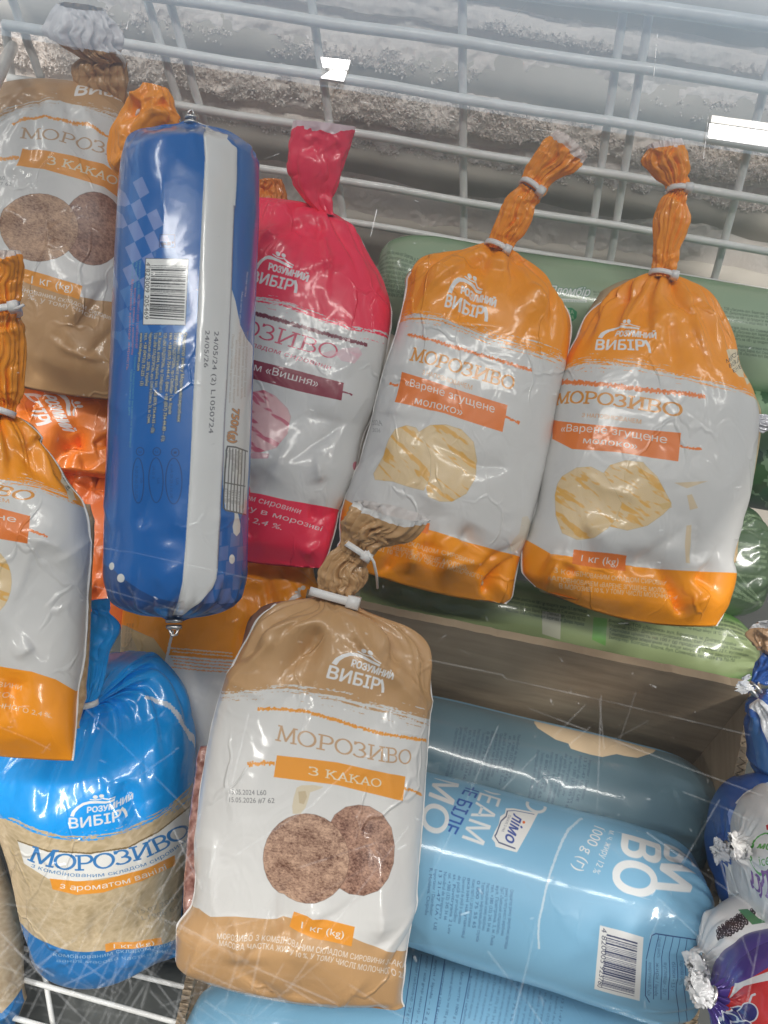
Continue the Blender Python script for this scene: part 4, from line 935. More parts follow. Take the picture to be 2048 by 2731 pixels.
bag('brown and white cocoa ice cream bag in the back left corner beside the blue roll', R4('''
-60 1000 330 1068 .05 sag=14
-92 920 346 1010 .33
-104 760 352 850 .44
-108 640 355 730 .46
-112 520 357 600 .46
-110 420 356 500 .46
-104 345 352 410 .46
-85 300 346 350 .44
-45 262 340 300 .34 sag=-16
10 238 330 275 .2 sag=-22
60 226 318 262 .06 sag=-16'''), (.76, .80), paint_left_cocoa, WHT, (.36, .2, .11), seed=5, cr=.004, k=7, tail=[(R4('''
285 285 336 295 .6 f=.2
250 255 334 268 .6 f=.24
204 212 330 215 .6 f=.24
206 176 328 170 .6 f=.26
240 150 318 158 .7 f=.3'''), (.80, .775), BRN, {}), (R4('''
236 158 322 162 .7 f=.3
170 115 308 132 .6 f=.26
128 78 306 88 .6 f=.2
160 8 272 26 .6 f=.16'''), (.775, .745), BRN, {'rim': (.34, (.74, .69, .68)), 'seed': 52, 'inside': (.5, .32, .17)})], ties=[((236, 140), (326, 162), .772, {'knob': False})])

def paint_left_orange(s):
    caramel(s, dict(b0='D -500 1330, -200 1400, 0 1470, 200 1475, 400 1560, 520 1640', b1='D -500 1400, -200 1470, 0 1525, 200 1570, 470 1660', bot='G -600 1010, 0 1130, 200 1160, 350 1210, 475 1285',
        rough=['G 185 268, 240 290, 300 310'], mor='G -590 -60, 186 88, -574 -140', nap='G -470 -15, 60 100, -466 -45', lab='G -640 10, 0 132, 192 182, 178 356, 0 325, -640 200', l1='G -600 85, 103 222, -594 38', l2='G -430 180, -60 255, -424 135',
        balls=[(s.ellipse((-120, 600), 195, 235, 'G'), 21, -.4)], small=[('СКЛАДОМ СИРОВИНИ', 'G -470 1170, 137 1286, -464 1135'), ('ЗГУЩЕНЕ МОЛОКО».', 'G -500 1220, 97 1340, -494 1185'), ('У ТОМУ ЧИСЛІ МОЛОЧНОГО 2,4 %.', 'G -600 1260, 326 1455, -594 1228')], logo='D -480 1330, -140 1400, -468 1260', seed=9))
    s.poly('D 365 1450, 400 1440, 470 1600, 440 1640', (.78, .66, .45))
    for t, a in (('ЗИ', 'D 395 1500, 425 1470, 380 1480'), ('ВЕ', 'D 420 1560, 455 1530, 405 1540')): s.text(t, a, (.03, .03, .03))
t_left, _ = bag('large orange and white caramel bag cut off by the left edge', R4('''
-285 1968 190 2028 .03 sag=8 c=2
-298 1918 197 1958 .28 c=2
-286 1800 206 1845 .42
-272 1690 224 1738 .45
-262 1560 232 1600 .46
-255 1440 238 1482 .46
-250 1360 236 1405 .46
-236 1270 221 1345 .46
-198 1200 168 1278 .46 f=0.053
-138 1145 114 1185 .48 f=0.155
-70 1112 60 1125 .5 f=.2
-14 1096 30 1106 .8 f=.28'''), (.60, .63), paint_left_orange, WHT, (.60, .40, .24), seed=6, tail=[(R4('''
-16 1098 32 1108 .8 f=.26
-38 1020 54 1040 .75 f=.22
-46 910 62 905 .75 f=.2
-20 838 44 832 .8 f=.28'''), (.622, .60), ORG, {}), (R4('''
-20 838 44 832 .8 f=.28
-42 790 50 775 .75 f=.2
-42 715 57 705 .7 f=.18
-52 665 46 668 .7 f=.14'''), (.60, .585), ORG, {'rim': (.9, (.8, .66, .58))})], ties=[((-18, 1090), (34, 1106), .615, {'knob': False}), ((-22, 842), (50, 826), .592, {'tail': (px('D 90 415, 125 400, 152 385'), [.575, .575, .575])})])

side_panel(t_left, '''
60 1960 218 1940 .3
60 1840 232 1830 .5
60 1700 240 1690 .55
60 1560 244 1540 .55
60 1440 250 1420 .5
60 1340 240 1345 .3''', (.622, .63), (.58, .36, .18), (.76, .56, .33), 63)
VBL = (.006, .34, .90)
def paint_vanilla(s):
    x = np.broadcast_to(np.arange(s.W)[None], (s.H, s.W)); y = np.broadcast_to(np.arange(s.H)[:, None], (s.H, s.W))
    t = np.clip(fbm(np.stack([x * .03, y * .045, x * 0.], -1), 3, True), 0, 1)[..., None]; s.a = np.array((.47, .36, .21)) * (1 - t) + np.array((.66, .53, .35)) * t
    s.brush('J 0 250, 100 340, 300 420, 550 445, 800 400, 1000 300, 1150 160, 1240 50', 'J 0 330, 150 430, 350 505, 560 525, 800 478, 1000 400, 1190 265', VBL, 8)
    s.poly('J 110 505, 300 575, 560 592, 800 552, 1000 455, 1195 290, 1205 555, 1105 625, 800 722, 500 762, 300 742, 150 645', (.80, .79, .76))
    s.line('J 110 500, 300 570, 560 588, 800 548, 1000 450, 1195 285', 3, (.2, .14, .06), rough=.4)
    s.arc(MOROZ, 'J 175 625, 290 668, 400 690, 520 697, 660 680, 800 650, 920 612, 1040 558, 1130 500, 1200 435', 96, (.035, .20, .50), slab=True, wt=.14)
    s.arc('з комбінованим складом сировини', 'J 190 665, 300 705, 430 730, 600 736, 760 715, 900 672, 1040 608, 1195 495', 26, (.05, .2, .45))
    s.poly('J 312 742, 480 760, 650 752, 900 692, 1105 592, 1112 655, 900 762, 650 832, 480 846, 330 810', LBL); s.arc('з ароматом ванілі', 'J 372 802, 480 818, 620 812, 800 780, 940 735, 1062 680', 36, TXT, bold=.008)
    s.arc('15.07.2024', 'J 862 988, 1000 940, 1140 862', 30, (.25, .22, .18), al=.75); s.arc('L1906 60', 'J 900 1022, 1020 985, 1140 925', 30, (.25, .22, .18), al=.75)
    s.below('J 190 1085, 300 1150, 430 1195, 620 1202, 900 1155, 1140 1102', (.02, .17, .45))
    s.poly('J 660 1168, 840 1150, 1020 1112, 1026 1152, 850 1190, 665 1215', LBL); s.arc('1 кг (kg)', 'J 700 1202, 850 1185, 980 1155', 26, TXT)
    s.arc('комбінованим складом сиров', 'J 330 1232, 480 1250, 640 1245, 850 1212, 1130 1150', 24, (.45, .6, .75), al=.7); s.arc('ванілі масова частка жиру', 'J 350 1272, 640 1282, 850 1248, 1125 1190', 20, (.45, .6, .75), al=.5)
    s.logo('J 435 428, 805 352, 424 362')
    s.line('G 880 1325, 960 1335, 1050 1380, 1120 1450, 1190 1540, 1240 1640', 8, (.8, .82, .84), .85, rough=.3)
bag('round sky blue vanilla ice cream bag at the lower left with its ice cream showing', R4('''
112 2600 474 2545 .12 sag=14
84 2500 479 2475 .72 sag=42
68 2411 486 2405 .80 sag=62
50 2310 498 2275 .80 sag=72
30 2225 509 2188 .80 sag=74
6 2140 515 2085 .80 sag=72
-14 2050 517 1985 .80 sag=58 f=.004 sf=8
-6 1965 503 1895 .76 sag=36 f=.02 sf=34
44 1890 466 1825 .66 sag=18 f=.06 sf=62
110 1838 402 1772 .5 off=-.010 f=.12 sf=78
150 1832 350 1786 .42 off=-.026 f=.18 sf=66
186 1856 296 1828 .38 off=-.046 f=.26 sf=38
214 1882 250 1874 .4 off=-.062 f=.28 sf=10'''), (.72, .74), paint_vanilla, (.74, .62, .42), VBL, seed=7, k=15, cr=.0026, p=2.1, seams='', tail=[(R4('''
214 1882 250 1874 .8 f=.28
224 1845 262 1850 .8 f=.26
226 1780 288 1745 .6 f=.2
232 1700 320 1672 .5 f=.14
238 1645 296 1632 .45 f=.1
236 1602 292 1596 .4 f=.06'''), (.668, .66), VBL, {'inside': VBL, 'k': 5, 'rim': None})], ties=[((208, 1878), (256, 1872), .668, {'knob': False})], film_kw={'rough': .3, 'coat': .8})

def paint_vanilla2(s):
    paint = s; x = np.broadcast_to(np.arange(s.W)[None], (s.H, s.W)); y = np.broadcast_to(np.arange(s.H)[:, None], (s.H, s.W))
    t = np.clip(fbm(np.stack([x * .02, y * .03, x * 0. + 4], -1), 3, True), 0, 1)[..., None]; s.a = np.array((.50, .36, .22)) * (1 - t) + np.array((.68, .54, .36)) * t
    s.below('J -600 1300, 0 1580, 130 1430', (.03, .2, .5))
bag('beige ice cream bag with a blue base cut off by the lower left corner', R4('''
-330 2820 20 2800 .2
-345 2690 52 2660 .55
-350 2560 60 2540 .6
-365 2440 50 2440 .6
-375 2330 22 2360 .6
-370 2240 -10 2285 .55
-320 2170 -60 2200 .4 f=.1
-240 2130 -160 2140 .5 f=.25'''), (.72, .75), paint_vanilla2, (.6, .46, .29), (.5, .38, .25), seed=8, seams='', p=2.2)

def paint_under1(s):
    s.logo(np.array(px('D 140 985, 230 1150, 215 925')) if False else 'D 120 930, 235 1145, 205 905')
bag('orange ice cream bag lying under the bottom of the left cocoa bag', R4('''
60 1240 330 1275 .3
35 1170 345 1215 .5 c=1.6
25 1100 348 1140 .52 c=1.6
25 1040 345 1075 .5
50 990 330 1020 .3
90 960 300 985 .1'''), (.80, .83), paint_under1, (.86, .22, .02), (.8, .2, .02), seed=9, seams='', cr=.006, crs=12.)
def paint_under2(s):
    for c in ((575, 1405), (610, 1410), (600, 1440), (640, 1435)): s.poly(s.ellipse(c, 15, 12, 'D'), (.8, .7, .6), .8)
    s.line('D 590 1420, 620 1455, 680 1465', 8, (.8, .7, .6), .8)
bag('darker orange bag wedged lowest between the left orange bag and the blue roll', R4('''
150 1660 360 1680 .3
120 1580 375 1600 .45
105 1480 380 1510 .5 c=1.6
100 1380 380 1410 .5
110 1290 372 1320 .45 c=1.6
130 1230 350 1250 .3
170 1190 320 1210 .1'''), (.81, .86), paint_under2, (.72, .15, .02), (.6, .14, .02), seed=10, seams='', cr=.006, crs=12.)

def paint_behind(s):
    s.poly('G 640 800, 1085 1010, 1010 1260, 900 1659; X 380 2400, 250 2400, 250 1650', (.62, .45, .26))
    s.poly('G 820 900, 1000 960, 1040 1060, 1000 1180, 900 1100', (.75, .5, .2), .6)
    s.poly('G 1090 900, 1659 480, 1700 1100, 1460 1090, 1060 1060', ORG)
    s.poly('G 700 640, 1090 900, 1062 1080, 880 830, 640 820', ORG)
    s.poly('G 1060 1060, 1460 1085, 1700 1100, 1700 2600, 900 2600, 1022 1195', (.76, .74, .70))
    s.brush('G 1060 1000, 1250 1020, 1480 1040', 'G 1060 1085, 1250 1125, 1480 1165', ORG, 12) if False else None
    for k in range(7): s.line('G %d %d, %d %d, %d %d' % (1075 + 10 * k % 30, 1015 + k * 20, 1250, 1030 + k * 21, 1470, 1048 + k * 20), 3, ORG if k > 1 else (.8, .7, .6), .8, rough=.9)
    s.line('G 1090 905, 1060 1040, 1022 1195, 940 1500', 7, (.82, .8, .77), rough=.2)
    for k in range(3): s.text('масова частка жиру', 'G %d %d, %d %d, %d %d' % (800 + k * 18, 860, 790 + k * 18, 1010, 815 + k * 18, 861), (.2, .16, .1), al=.6)
    s.line('H 285 780, 300 730, 330 695, 375 675', 12, (.8, .72, .66)); s.poly(s.ellipse((393, 635), 14, 14, 'H'), (.8, .72, .66)); s.poly(s.ellipse((370, 645), 12, 12, 'H'), (.8, .72, .66)); s.line('H 335 665, 375 660', 6, (.8, .72, .66))
bag('orange topped ice cream bag half hidden under the foot of the blue roll', R4('''
330 2300 790 2330 .1
320 2150 800 2180 .4
325 1950 815 1980 .45
330 1800 828 1810 .46
330 1690 838 1670 .46
335 1610 842 1575 .45 c=1.3
380 1545 838 1510 .42 c=1.6
480 1505 815 1478 .35 f=.08 c=1.6
610 1480 775 1462 .3 f=.15
690 1468 740 1462 .4 f=.25'''), (.78, .83), paint_behind, ORG, (.6, .45, .28), seed=11, seams='', cr=.005)

# orange necks that show above other bags
bag('orange bag whose crumpled neck stands between the left cocoa bag and the blue roll', R4('''
330 620 640 640 .12
345 520 620 520 .14
385 470 520 465 .14 f=.1
405 445 450 445 .4 f=.2'''), (.73, .745), None, ORG, ORG, seed=12, seams='', tail=[(R4('''
322 470 470 480 .3 f=.1
298 425 470 420 .35 f=.14
296 365 470 368 .4 f=.18
318 310 478 322 .45 f=.2
352 268 464 296 .45 f=.22
378 246 456 268 .5 f=.2
384 220 448 236 .5 f=.14'''), (.72, .70), ORG, {'rim': None, 'k': 7, 'crs': 30., 'cr': .006})])
bag('orange bag with only its small crumpled neck peeking out behind the pink bag', R4('''
640 780 800 790 .2
650 680 790 690 .2
670 600 770 600 .25 f=.15
695 570 740 572 .5 f=.25'''), (.855, .86), None, ORG, ORG, seed=13, seams='', tail=[(R4('''
690 575 748 578 .6 f=.25
672 540 762 545 .6 f=.25
676 505 756 512 .6 f=.22
690 482 750 480 .6 f=.16'''), (.85, .845), (.80, .25, .02), {'rim': None})])

# ------------------------------------------------------------------ rolls
def roll(label, rows, z, paint, base, side, group=None, cr=.0012, seed=0, name='ice_cream_roll', clip=(), p=2.1, film_kw={}, nv=170, crs=14., k=15):
    o = loft(rows, z, nv=nv, p=p, planar=.25, cr=cr, crs=crs, seed=seed, back=1., k=k); s = Print(o, base, H=1300)
    if paint: paint(s)
    t = thing(name, label, 'ice cream roll', o.c[len(o.c) // 2] - o.n * o.D.max(), group)
    loft_obj('roll_body', o, [film('roll_film', img=s.image('roll_print'), **{**dict(rough=.34, coat=.7, cr=.2), **film_kw}), film('roll_back_film', side, cr=.2)], t)
    for (c, ax, r, zc) in clip:           # aluminium clip crimped round the gathered end
        C = unp(np.array(c, float), zc); a = unp(np.array(c, float) + np.array(ax, float), zc) - C; a /= np.linalg.norm(a); u = np.cross(a, o.n); u /= np.linalg.norm(u); mb = MB()
        for dd, rr in ((-.5, 1.0), (.45, .92)):
            an = np.linspace(0, 2 * math.pi, 17); pts = [C + a * dd * r + (u * math.cos(x) + o.n * .6 * math.sin(x)) * r * rr for x in an]; mb.add(*tube_mesh(pts, r * .32, 8))
        mb.add(*tube_mesh([C + a * .5 * r - u * r * .7, C + a * 1.6 * r - u * r * .35, C + a * 1.8 * r + u * r * .3, C + a * .6 * r + u * r * .7], r * .24, 8)); mb.build('clip', M_CLIP, t, True)
    return t, o

BLU = (.008, .135, .48); LAV = (.20, .29, .62)
LOR = ['Оператор ринку Морозивозиробник', 'Виготовлено потужності виробника', 'ТОВ «ХЛАДОПРОМ», пр-т Свободи 1, м. Харків', 'тел. +38 (057) 754-44-41, факс +38 (057) 754-44-80 – (1);', 'ТОВ «ФМ ХЛАДОПРОМ», пр. Слобідська 1,', 'м. Харків, 61044, Україна, тел. +38 (057) 754-44-55 – (2);', 'ТОВ «ФМ ХЛАДОПРОМ», вул. Олега Олекси, 21, м. Суми,', 'Черкаська обл., 20700, Україна', 'тел. +38 (04733) 75-225 – (3)', 'www.hladoprom.com']
def paint_blue(s):
    g = lambda P: native(*[tuple(a) for a in P])
    e1, e2, b0 = np.array((104., -58.)), np.array((78., 172.)), np.array((150., 200.))
    for i in range(-9, 14):
        for j in range(-9, 12):
            c = b0 + e1 * (i + .5) + e2 * (j + .5)
            if (i + j) % 2 or not (20 < c[0] < 890 and -260 < c[1] < 1520): continue
            if c[0] > 440 + .52 * c[1] or c[0] < 55 - .02 * c[1]: continue
            Q = [b0 + e1 * i + e2 * j, b0 + e1 * (i + 1) + e2 * j, b0 + e1 * (i + 1) + e2 * (j + 1), b0 + e1 * i + e2 * (j + 1)]
            s.poly(np.array([(300 + q[0] * .25316, 550 + q[1] * .25316) for q in Q]), LAV if c[0] < 480 and c[1] < 900 else (.055, .22, .58))
    s.below('O -150 1560, 0 1640, 240 1840, 420 1940, 640 1990', (.012, .075, .27))
    # right side: dark checks, white panel with table
    for i in range(5):
        for j in range(7):
            x, y = 1060 + i * 95 - j * 25, 1270 + j * 150 + (i % 2) * 0
            if (i + j) % 2 == 0: s.poly('O %d %d, %d %d, %d %d, %d %d' % (x, y, x + 95, y - 20, x + 88, y + 130, x - 10, y + 150), (.12, .20, .50))
    s.poly('N 1238 820, 1262 880, 1300 1000, 1350 1250, 1420 1400, 1480 1480, 1500 1700, 1480 2200; O 1465 0, 1440 420, 1425 760, 1412 1078, 1290 1050, 1190 1030, 1165 780, 1170 470, 1165 0; N 1180 2000, 1215 1400', (.74, .75, .75))
    s.poly('A 1195 752, 1240 758, 1300 800, 1400 850, 1492 942, 1490 1100, 1480 1300; N 1270 0, 1250 500, 1238 900, 1215 1400, 1190 1900, 1172 2212; O 1172 20, 1160 300, 1140 700, 1112 1250, 1092 1640, 1080 1750, 1040 1850, 900 2000, 740 2130, 630 2140, 690 2000, 735 1800, 760 1500, 780 1200, 805 800, 830 300, 842 0; N 855 1900, 890 1250, 920 600, 945 0; A 1285 1200, 1295 1000, 1285 850, 1245 775', (.80, .80, .79))
    s.line('N 1272 0, 1252 500, 1240 900, 1217 1400, 1192 1900; O 1172 20, 1160 300, 1140 700, 1112 1250, 1094 1640', 4, (.25, .22, .3), .7)  # seam shadow painted as a dark line along the stripe's right edge
    for c, rx, ry in (((85, 1745), 38, 46), ((1262, 1545), 31, 50), ((-10, 1620), 26, 40)): s.poly(s.ellipse(c, rx, ry, 'O'), (.82, .82, .8))
    s.poly('O 1285 1050, 1320 1060, 1348 1180, 1345 1260, 1310 1305, 1275 1270, 1265 1200, 1282 1120', (.82, .82, .8))
    s.poly('N 345 545, 803 555, 769 1254, 312 1248', (.03, .05, .1)); s.poly('N 352 552, 797 561, 763 1247, 318 1242', (.82, .82, .80)); s.bars('N 408 622, 775 630, 752 1216, 384 1190', n=52)
    s.bars('N 380 625, 408 625, 405 650, 380 650', n=4); s.text('4 823009 205469', 'N 352 588, 330 1186, 400 590', (.05, .05, .05))
    gold, dk = (.86, .74, .40), (.04, .08, .16)
    L_ = [(752, 1330, 945), (700, 1330, 640), (652, 1330, 860), (602, 1330, 1150), (540, 1330, 640), (487, 1330, 1060), (438, 1330, 960), (385, 1330, 560), (335, 1330, 560), (287, 1330, 400)]
    s.cr = 'N'; s.block(LOR, L_, (-.075, 1), 32, gold, 1., .03, outline=dk)
    s.block(['Морозиво кислотності та жиру зберігання', 'Склад: молоко знежирене'], [(280, 570, 400), (243, 570, 300)], (-.05, 1), 24, (.18, .42, .45), .9)
    s.block(['РОСЛИННОГО ЖИРУ З НАПОВНЮВАЧЕМ', 'морозиво кремове з наповнювачем', 'Морозиво кремове жирність'], [(262, 930, 560), (226, 860, 700), (195, 770, 950)], (-.055, 1), 26, (.75, .20, .14), .9)
    s.block(['термін придатності вказано на упаковці', 'Краще спожити до: дата', 'Номер партії: число перше'], [(228, 1560, 980), (190, 1720, 480), (205, 570, 200)], (-.055, 1), 22, (.12, .36, .42), .9)
    s.text('24/05/24 (2) L1050724', native((300 + 1070 * .25316, 550 + 1318 * .25316), (300 + 1008 * .25316, 1100 + 222 * .25316), (300 + 1118 * .25316, 550 + 1320 * .25316)), (.12, .12, .14))
    s.text('24/05/26', 'N 975 1308, 958 1700, 1022 1310', (.12, .12, .14))
    A = native((300 + 1268 * .25316, 550 + 2130 * .25316), (300 + 1236 * .25316, 1100 + 318 * .25316), (300 + 1345 * .25316, 550 + 2135 * .25316)); s.text('750г(g)', A, (.80, .36, .10), bold=.02, shear=.15, outline=(.25, .16, .12))
    s.cr = 'N'; s.block(['Пломбір класичний з ароматом ваніль', 'молоко незбиране цукор вершки', 'Продукт заморожений харчовий'], [(1262, 1350, 720), (1302, 1410, 660), (1345, 1300, 700), (1385, 1330, 700), (1420, 1320, 690)], (-.045, 1), 24, (.42, .33, .26), .85)
    s.block(['Маса нетто зберігати', 'Масова частка'], [(1365, 900, 420), (1420, 690, 260)], (-.09, 1), 18, (.8, .8, .85), .8)
    s.line('O 1200 400, 1215 356, 1300 365, 1428 412', 4, (.1, .1, .1)); s.line('O 1200 400, 1180 740, 1168 1000, 1190 1030, 1290 1050, 1408 1078', 4, (.1, .1, .1)); s.line('O 1182 738, 1400 778', 3, (.1, .1, .1))
    for k in range(6): s.line('O %d %d, %d %d' % (1238 + k * 33, 375 + k * 6, 1205 + k * 34, 1040 + k * 7), 3, (.15, .15, .15))
    s.cr = 'O'; s.block(['Сіль', 'Білки', 'з них цукри', 'Вуглеводи', 'жирні насичені'], [(1205, 395, 80), (1245, 400, 95), (1275, 440, 180), (1312, 410, 190), (1345, 420, 230)], (-.03, 1), 20, (.12, .12, .12)); s.block(['0,11 г (g)', '3,2 г (g)', '18,5 г (g)', '10,5 г (g)'], [(1188, 800, 145), (1228, 822, 120), (1262, 820, 140), (1296, 822, 140), (1330, 830, 140)], (-.03, 1), 20, (.12, .12, .12))
    nv = (.02, .06, .2)
    for c, rx, ry in (((645, 722), 86, 242), ((456, 712), 76, 236), ((266, 716), 60, 238)): s.line(s.ellipse(c, rx, ry, 'O'), 2.2, nv, closed=True)
    for n_, c in (('1', (660, 420)), ('2', (465, 412)), ('3', (288, 410))):
        s.line(s.ellipse(c, 40, 42, 'O'), 2.2, nv, closed=True); s.text(n_, 'O %d %d, %d %d, %d %d' % (c[0] - 16, c[1] - 10, c[0] - 18, c[1] + 14, c[0] + 18, c[1] - 10), nv)
    s.block(['UA', 'а-UA-20-29-1-ІХ-РР', 'UA', 'UA-31-Х', 'UA', 'А-20-29-43-ІХ-Х-РР'], [(670, 690, 75), (612, 545, 360), (468, 690, 65), (420, 560, 140), (290, 690, 55), (240, 560, 350)], (-.03, 1), 30, nv, .8)
    s.line('N 500 300, 655 300, 655 432, 496 432', 1.6, (.03, .05, .15), closed=True); s.poly('N 512 310, 580 306, 600 350, 590 372, 500 372', (.32, .36, .62)); s.poly('N 505 385, 560 380, 570 410, 530 408, 545 425, 520 425', (.02, .03, .1)); s.poly('N 575 375, 615 370, 612 415, 570 415', (.02, .03, .1)); s.poly(s.ellipse((635, 382), 13, 13, 'N'), (.02, .03, .1))
t_blue, o_blue = roll('big upright blue roll with a white stripe, a checked pattern and a barcode', R4('''
452 1656 478 1658 .9 f=.3
440 1646 500 1648 .9 f=.26
396 1640 532 1643 1.0 f=.17
336 1620 594 1625 1.0 f=.1
300 1588 638 1592 1.0 f=.04
287 1530 657 1530 1.0
291 1342 660 1342 1.0
296 1198 667 1198 1.0
304 945 675 945 1.0
314 692 685 692 1.0
322 560 690 556 1.0
329 462 690 452 .95
340 405 684 422 .72 f=.03
372 364 640 384 .42 f=.09
430 342 590 350 .26 f=.16
480 332 540 334 .3 f=.24
498 322 520 324 .6 f=.3'''), (.625, .66), paint_blue, BLU, BLU, seed=21, cr=.0016, clip=[((464, 1664), (0, 10), .0052, .612), ((509, 320), (0, -10), .0045, .658)], film_kw={'rough': .3, 'coat': .8, 'cr': .32})

def flap(o, parent, left, right, lift=.0011):
    """A lapped strip of film lying on the roll between two edge lines."""
    s = Print(o, (0, 0, 0), H=1300); QL, QR = s.q(s.dens(px(left), 25)[:-1] if False else px(left)), s.q(px(right)); rows = []; UV = []
    for Q in (QL, QR): Q[:] = Q[np.argsort(Q[:, 1])]
    lo, hi = max(QL[0, 1], QR[0, 1]), min(QL[-1, 1], QR[-1, 1]); V = []; F = []; nc = 9; n = 0
    cen = o.c
    for i, v in enumerate(o.v):
        y = (1 - v) * s.H
        if not lo <= y <= hi: continue
        ul, ur = np.interp(y, QL[:, 1], QL[:, 0]) / s.W, np.interp(y, QR[:, 1], QR[:, 0]) / s.W
        for j in range(nc):
            u = ul + (ur - ul) * j / (nc - 1); f = np.interp(u, o.u, np.arange(len(o.u))); a = int(f); b = min(a + 1, len(o.u) - 1); P = o.S[i, a] + (o.S[i, b] - o.S[i, a]) * (f - a); d = P - cen[i]; d /= np.linalg.norm(d)
            UV.append((u, o.v[i])); V.append(P + d * (lift * (1.0 if j not in (0,) else .5) + (.0009 if j == nc - 1 else 0)))
        n += 1
    m = n * nc
    V2 = []
    for q_ in range(m): V2.append(V[q_])
    for q_ in range(m):
        i = q_ // nc; V2.append(V[q_] - o.n * .0012)
    for i in range(n - 1):
        for j in range(nc - 1):
            a, b, c_, d_ = i * nc + j, i * nc + j + 1, (i + 1) * nc + j + 1, (i + 1) * nc + j; F += [(a, b, c_, d_), (m + d_, m + c_, m + b, m + a)]
        for j in (0, nc - 1): a, d_ = i * nc + j, (i + 1) * nc + j; F.append((a, d_, m + d_, m + a))
    fl = obj('seam_flap', V2, F, [c_ for c_ in parent.children if c_.name.startswith('roll_body')][0].data.materials[0], parent, True, None, UV + UV); bm = bmesh.new(); bm.from_mesh(fl.data); bmesh.ops.recalc_face_normals(bm, faces=bm.faces); bm.to_mesh(fl.data); bm.free(); return s
def paint_flap_text():
    pass
flap(o_blue, t_blue, 'A 1250 800, 1285 870, 1294 1000, 1285 1250; N 945 0, 920 600, 890 1250, 855 1900; O 842 0, 805 800, 780 1200, 760 1500, 735 1800, 690 2000, 660 2070', 'A 1400 850, 1490 945, 1490 1100, 1482 1300; N 1270 0, 1250 500, 1238 900, 1215 1400, 1190 1900; O 1172 20, 1160 300, 1140 700, 1112 1250, 1094 1620, 1082 1760, 1035 1860, 900 2000, 800 2070')
LBL2 = (.21, .44, .63); NAVY = (.015, .045, .17)
TB = ['Оператор ринку (виробник) відповідає', 'ринку та потужності виробника', 'ПрАТ «Львівський холодокомбінат»', 'вул. Повітряна, 2, м. Львів', 'тел. +380 (32) 245 34 66', 'Реєстраційний номер виробника', 'Телефон інформаційної служби', '0 800 75 55 65', 'Номер партії (L) і дата виготовлення', 'вказані на упаковці', 'Operatorul de piață și capacitatea', 'de piață și producător', 'st. Povitryana 2 Lviv', 'tel. +380 (32) 245 34 66', 'Numărul de înregistrare', '13 21-47 UA / UE', 'Importator / Distribuitor:', 'R. Moldova, Chișinău']
W2 = (.72, .74, .74)
def paint_light(s):
    s.text('ВО', 'L 1332 930, 1242 1262, 1562 1005', W2, bold=.03); s.text('БИ', 'M 1010 525, 930 795, 1215 635', W2, bold=.03)
    s.text('1000 g (г)', 'L 1150 876, 1010 1146, 1218 902', W2, bold=.008); s.text('м. ч. жиру 12 %', 'L 1245 905, 1138 1172, 1286 920', W2)
    s.text('ІНЕ БІЛЕ', 'L 389 560, 184 902, 474 588', (.025, .09, .36), bold=.02); s.text('ОЕАМ', 'L 487 560, 312 955, 617 605', W2, bold=.012); s.text('МО', 'L 145 565, 40 882, 292 612', W2, bold=.02); s.text('О', 'L 745 690, 700 760, 860 740', W2, bold=.02)
    s.poly('L 590 768, 640 768, 795 797, 740 905, 660 1048, 525 1012, 520 985, 500 960, 520 915, 545 870, 555 820, 585 800', (.76, .75, .73)); s.line('L 600 785, 645 782, 770 806', 2, (.15, .2, .35)); s.line('L 600 785, 592 820, 560 850, 530 930, 520 945, 545 985, 650 1024', 3, (.1, .12, .2))
    for k in range(14): s.poly(s.ellipse((798 - k * 10, 812 + k * 18), 7, 7, 'L', 8), LBL2)
    s.text('лімо', 'L 640 800, 580 972, 712 828', (.02, .06, .3), bold=.03, shear=.2); s.poly(s.ellipse((704, 857), 9, 9, 'L'), (.75, .16, .04)); s.text('СМАКУЄ З 1965', 'L 608 810, 562 915, 624 814', (.1, .12, .2))
    st = [(618 - k * 30, 1283 - k * 8, (300 if k % 3 else 380)) for k in range(18)]; s.cr = 'L'; s.block(TB, st, (-.10, 1), 21, NAVY, .85)
    s.poly('M 597 1035, 735 1070, 872 1110, 848 1515, 700 1480, 562 1440', (.74, .74, .72)); s.bars('M 640 1090, 835 1145, 815 1490, 605 1435', (.04, .05, .12), 50, 9); s.text('4 820005 923780', 'M 608 1048, 580 1425, 642 1058', (.06, .07, .12))
    s.line('M 890 1250, 925 1100, 950 1088, 1220 1130', 2.5, NAVY); s.line('M 890 1260, 885 1480, 910 1520', 2.5, NAVY)
    for k in range(5): s.line('M %d %d, %d %d, %d %d' % (970 + 45 * k, 1095 + 8 * k, 940 + 48 * k, 1240, 935 + 46 * k, 1500), 2, NAVY)
    s.cr = 'M'; s.block(['Харчова цінність', 'енергетична 857 кДж', 'жири / lipide', 'вуглеводи – 20 г', 'білки – 3,5 г'], [(965, 1110, 130), (905, 1270, 210), (950, 1270, 210), (1000, 1270, 200), (1050, 1265, 180), (1100, 1255, 150)], (-.04, 1), 22, NAVY, .8)
    s.line('L 1072 830, 1030 862, 985 905, 945 980, 905 1080, 870 1180, 840 1290, 820 1390, 800 1480, 795 1560, 800 1660', 4, (.62, .72, .78), .7, rough=.3)  # highlight on the film's overlap edge, painted into the print
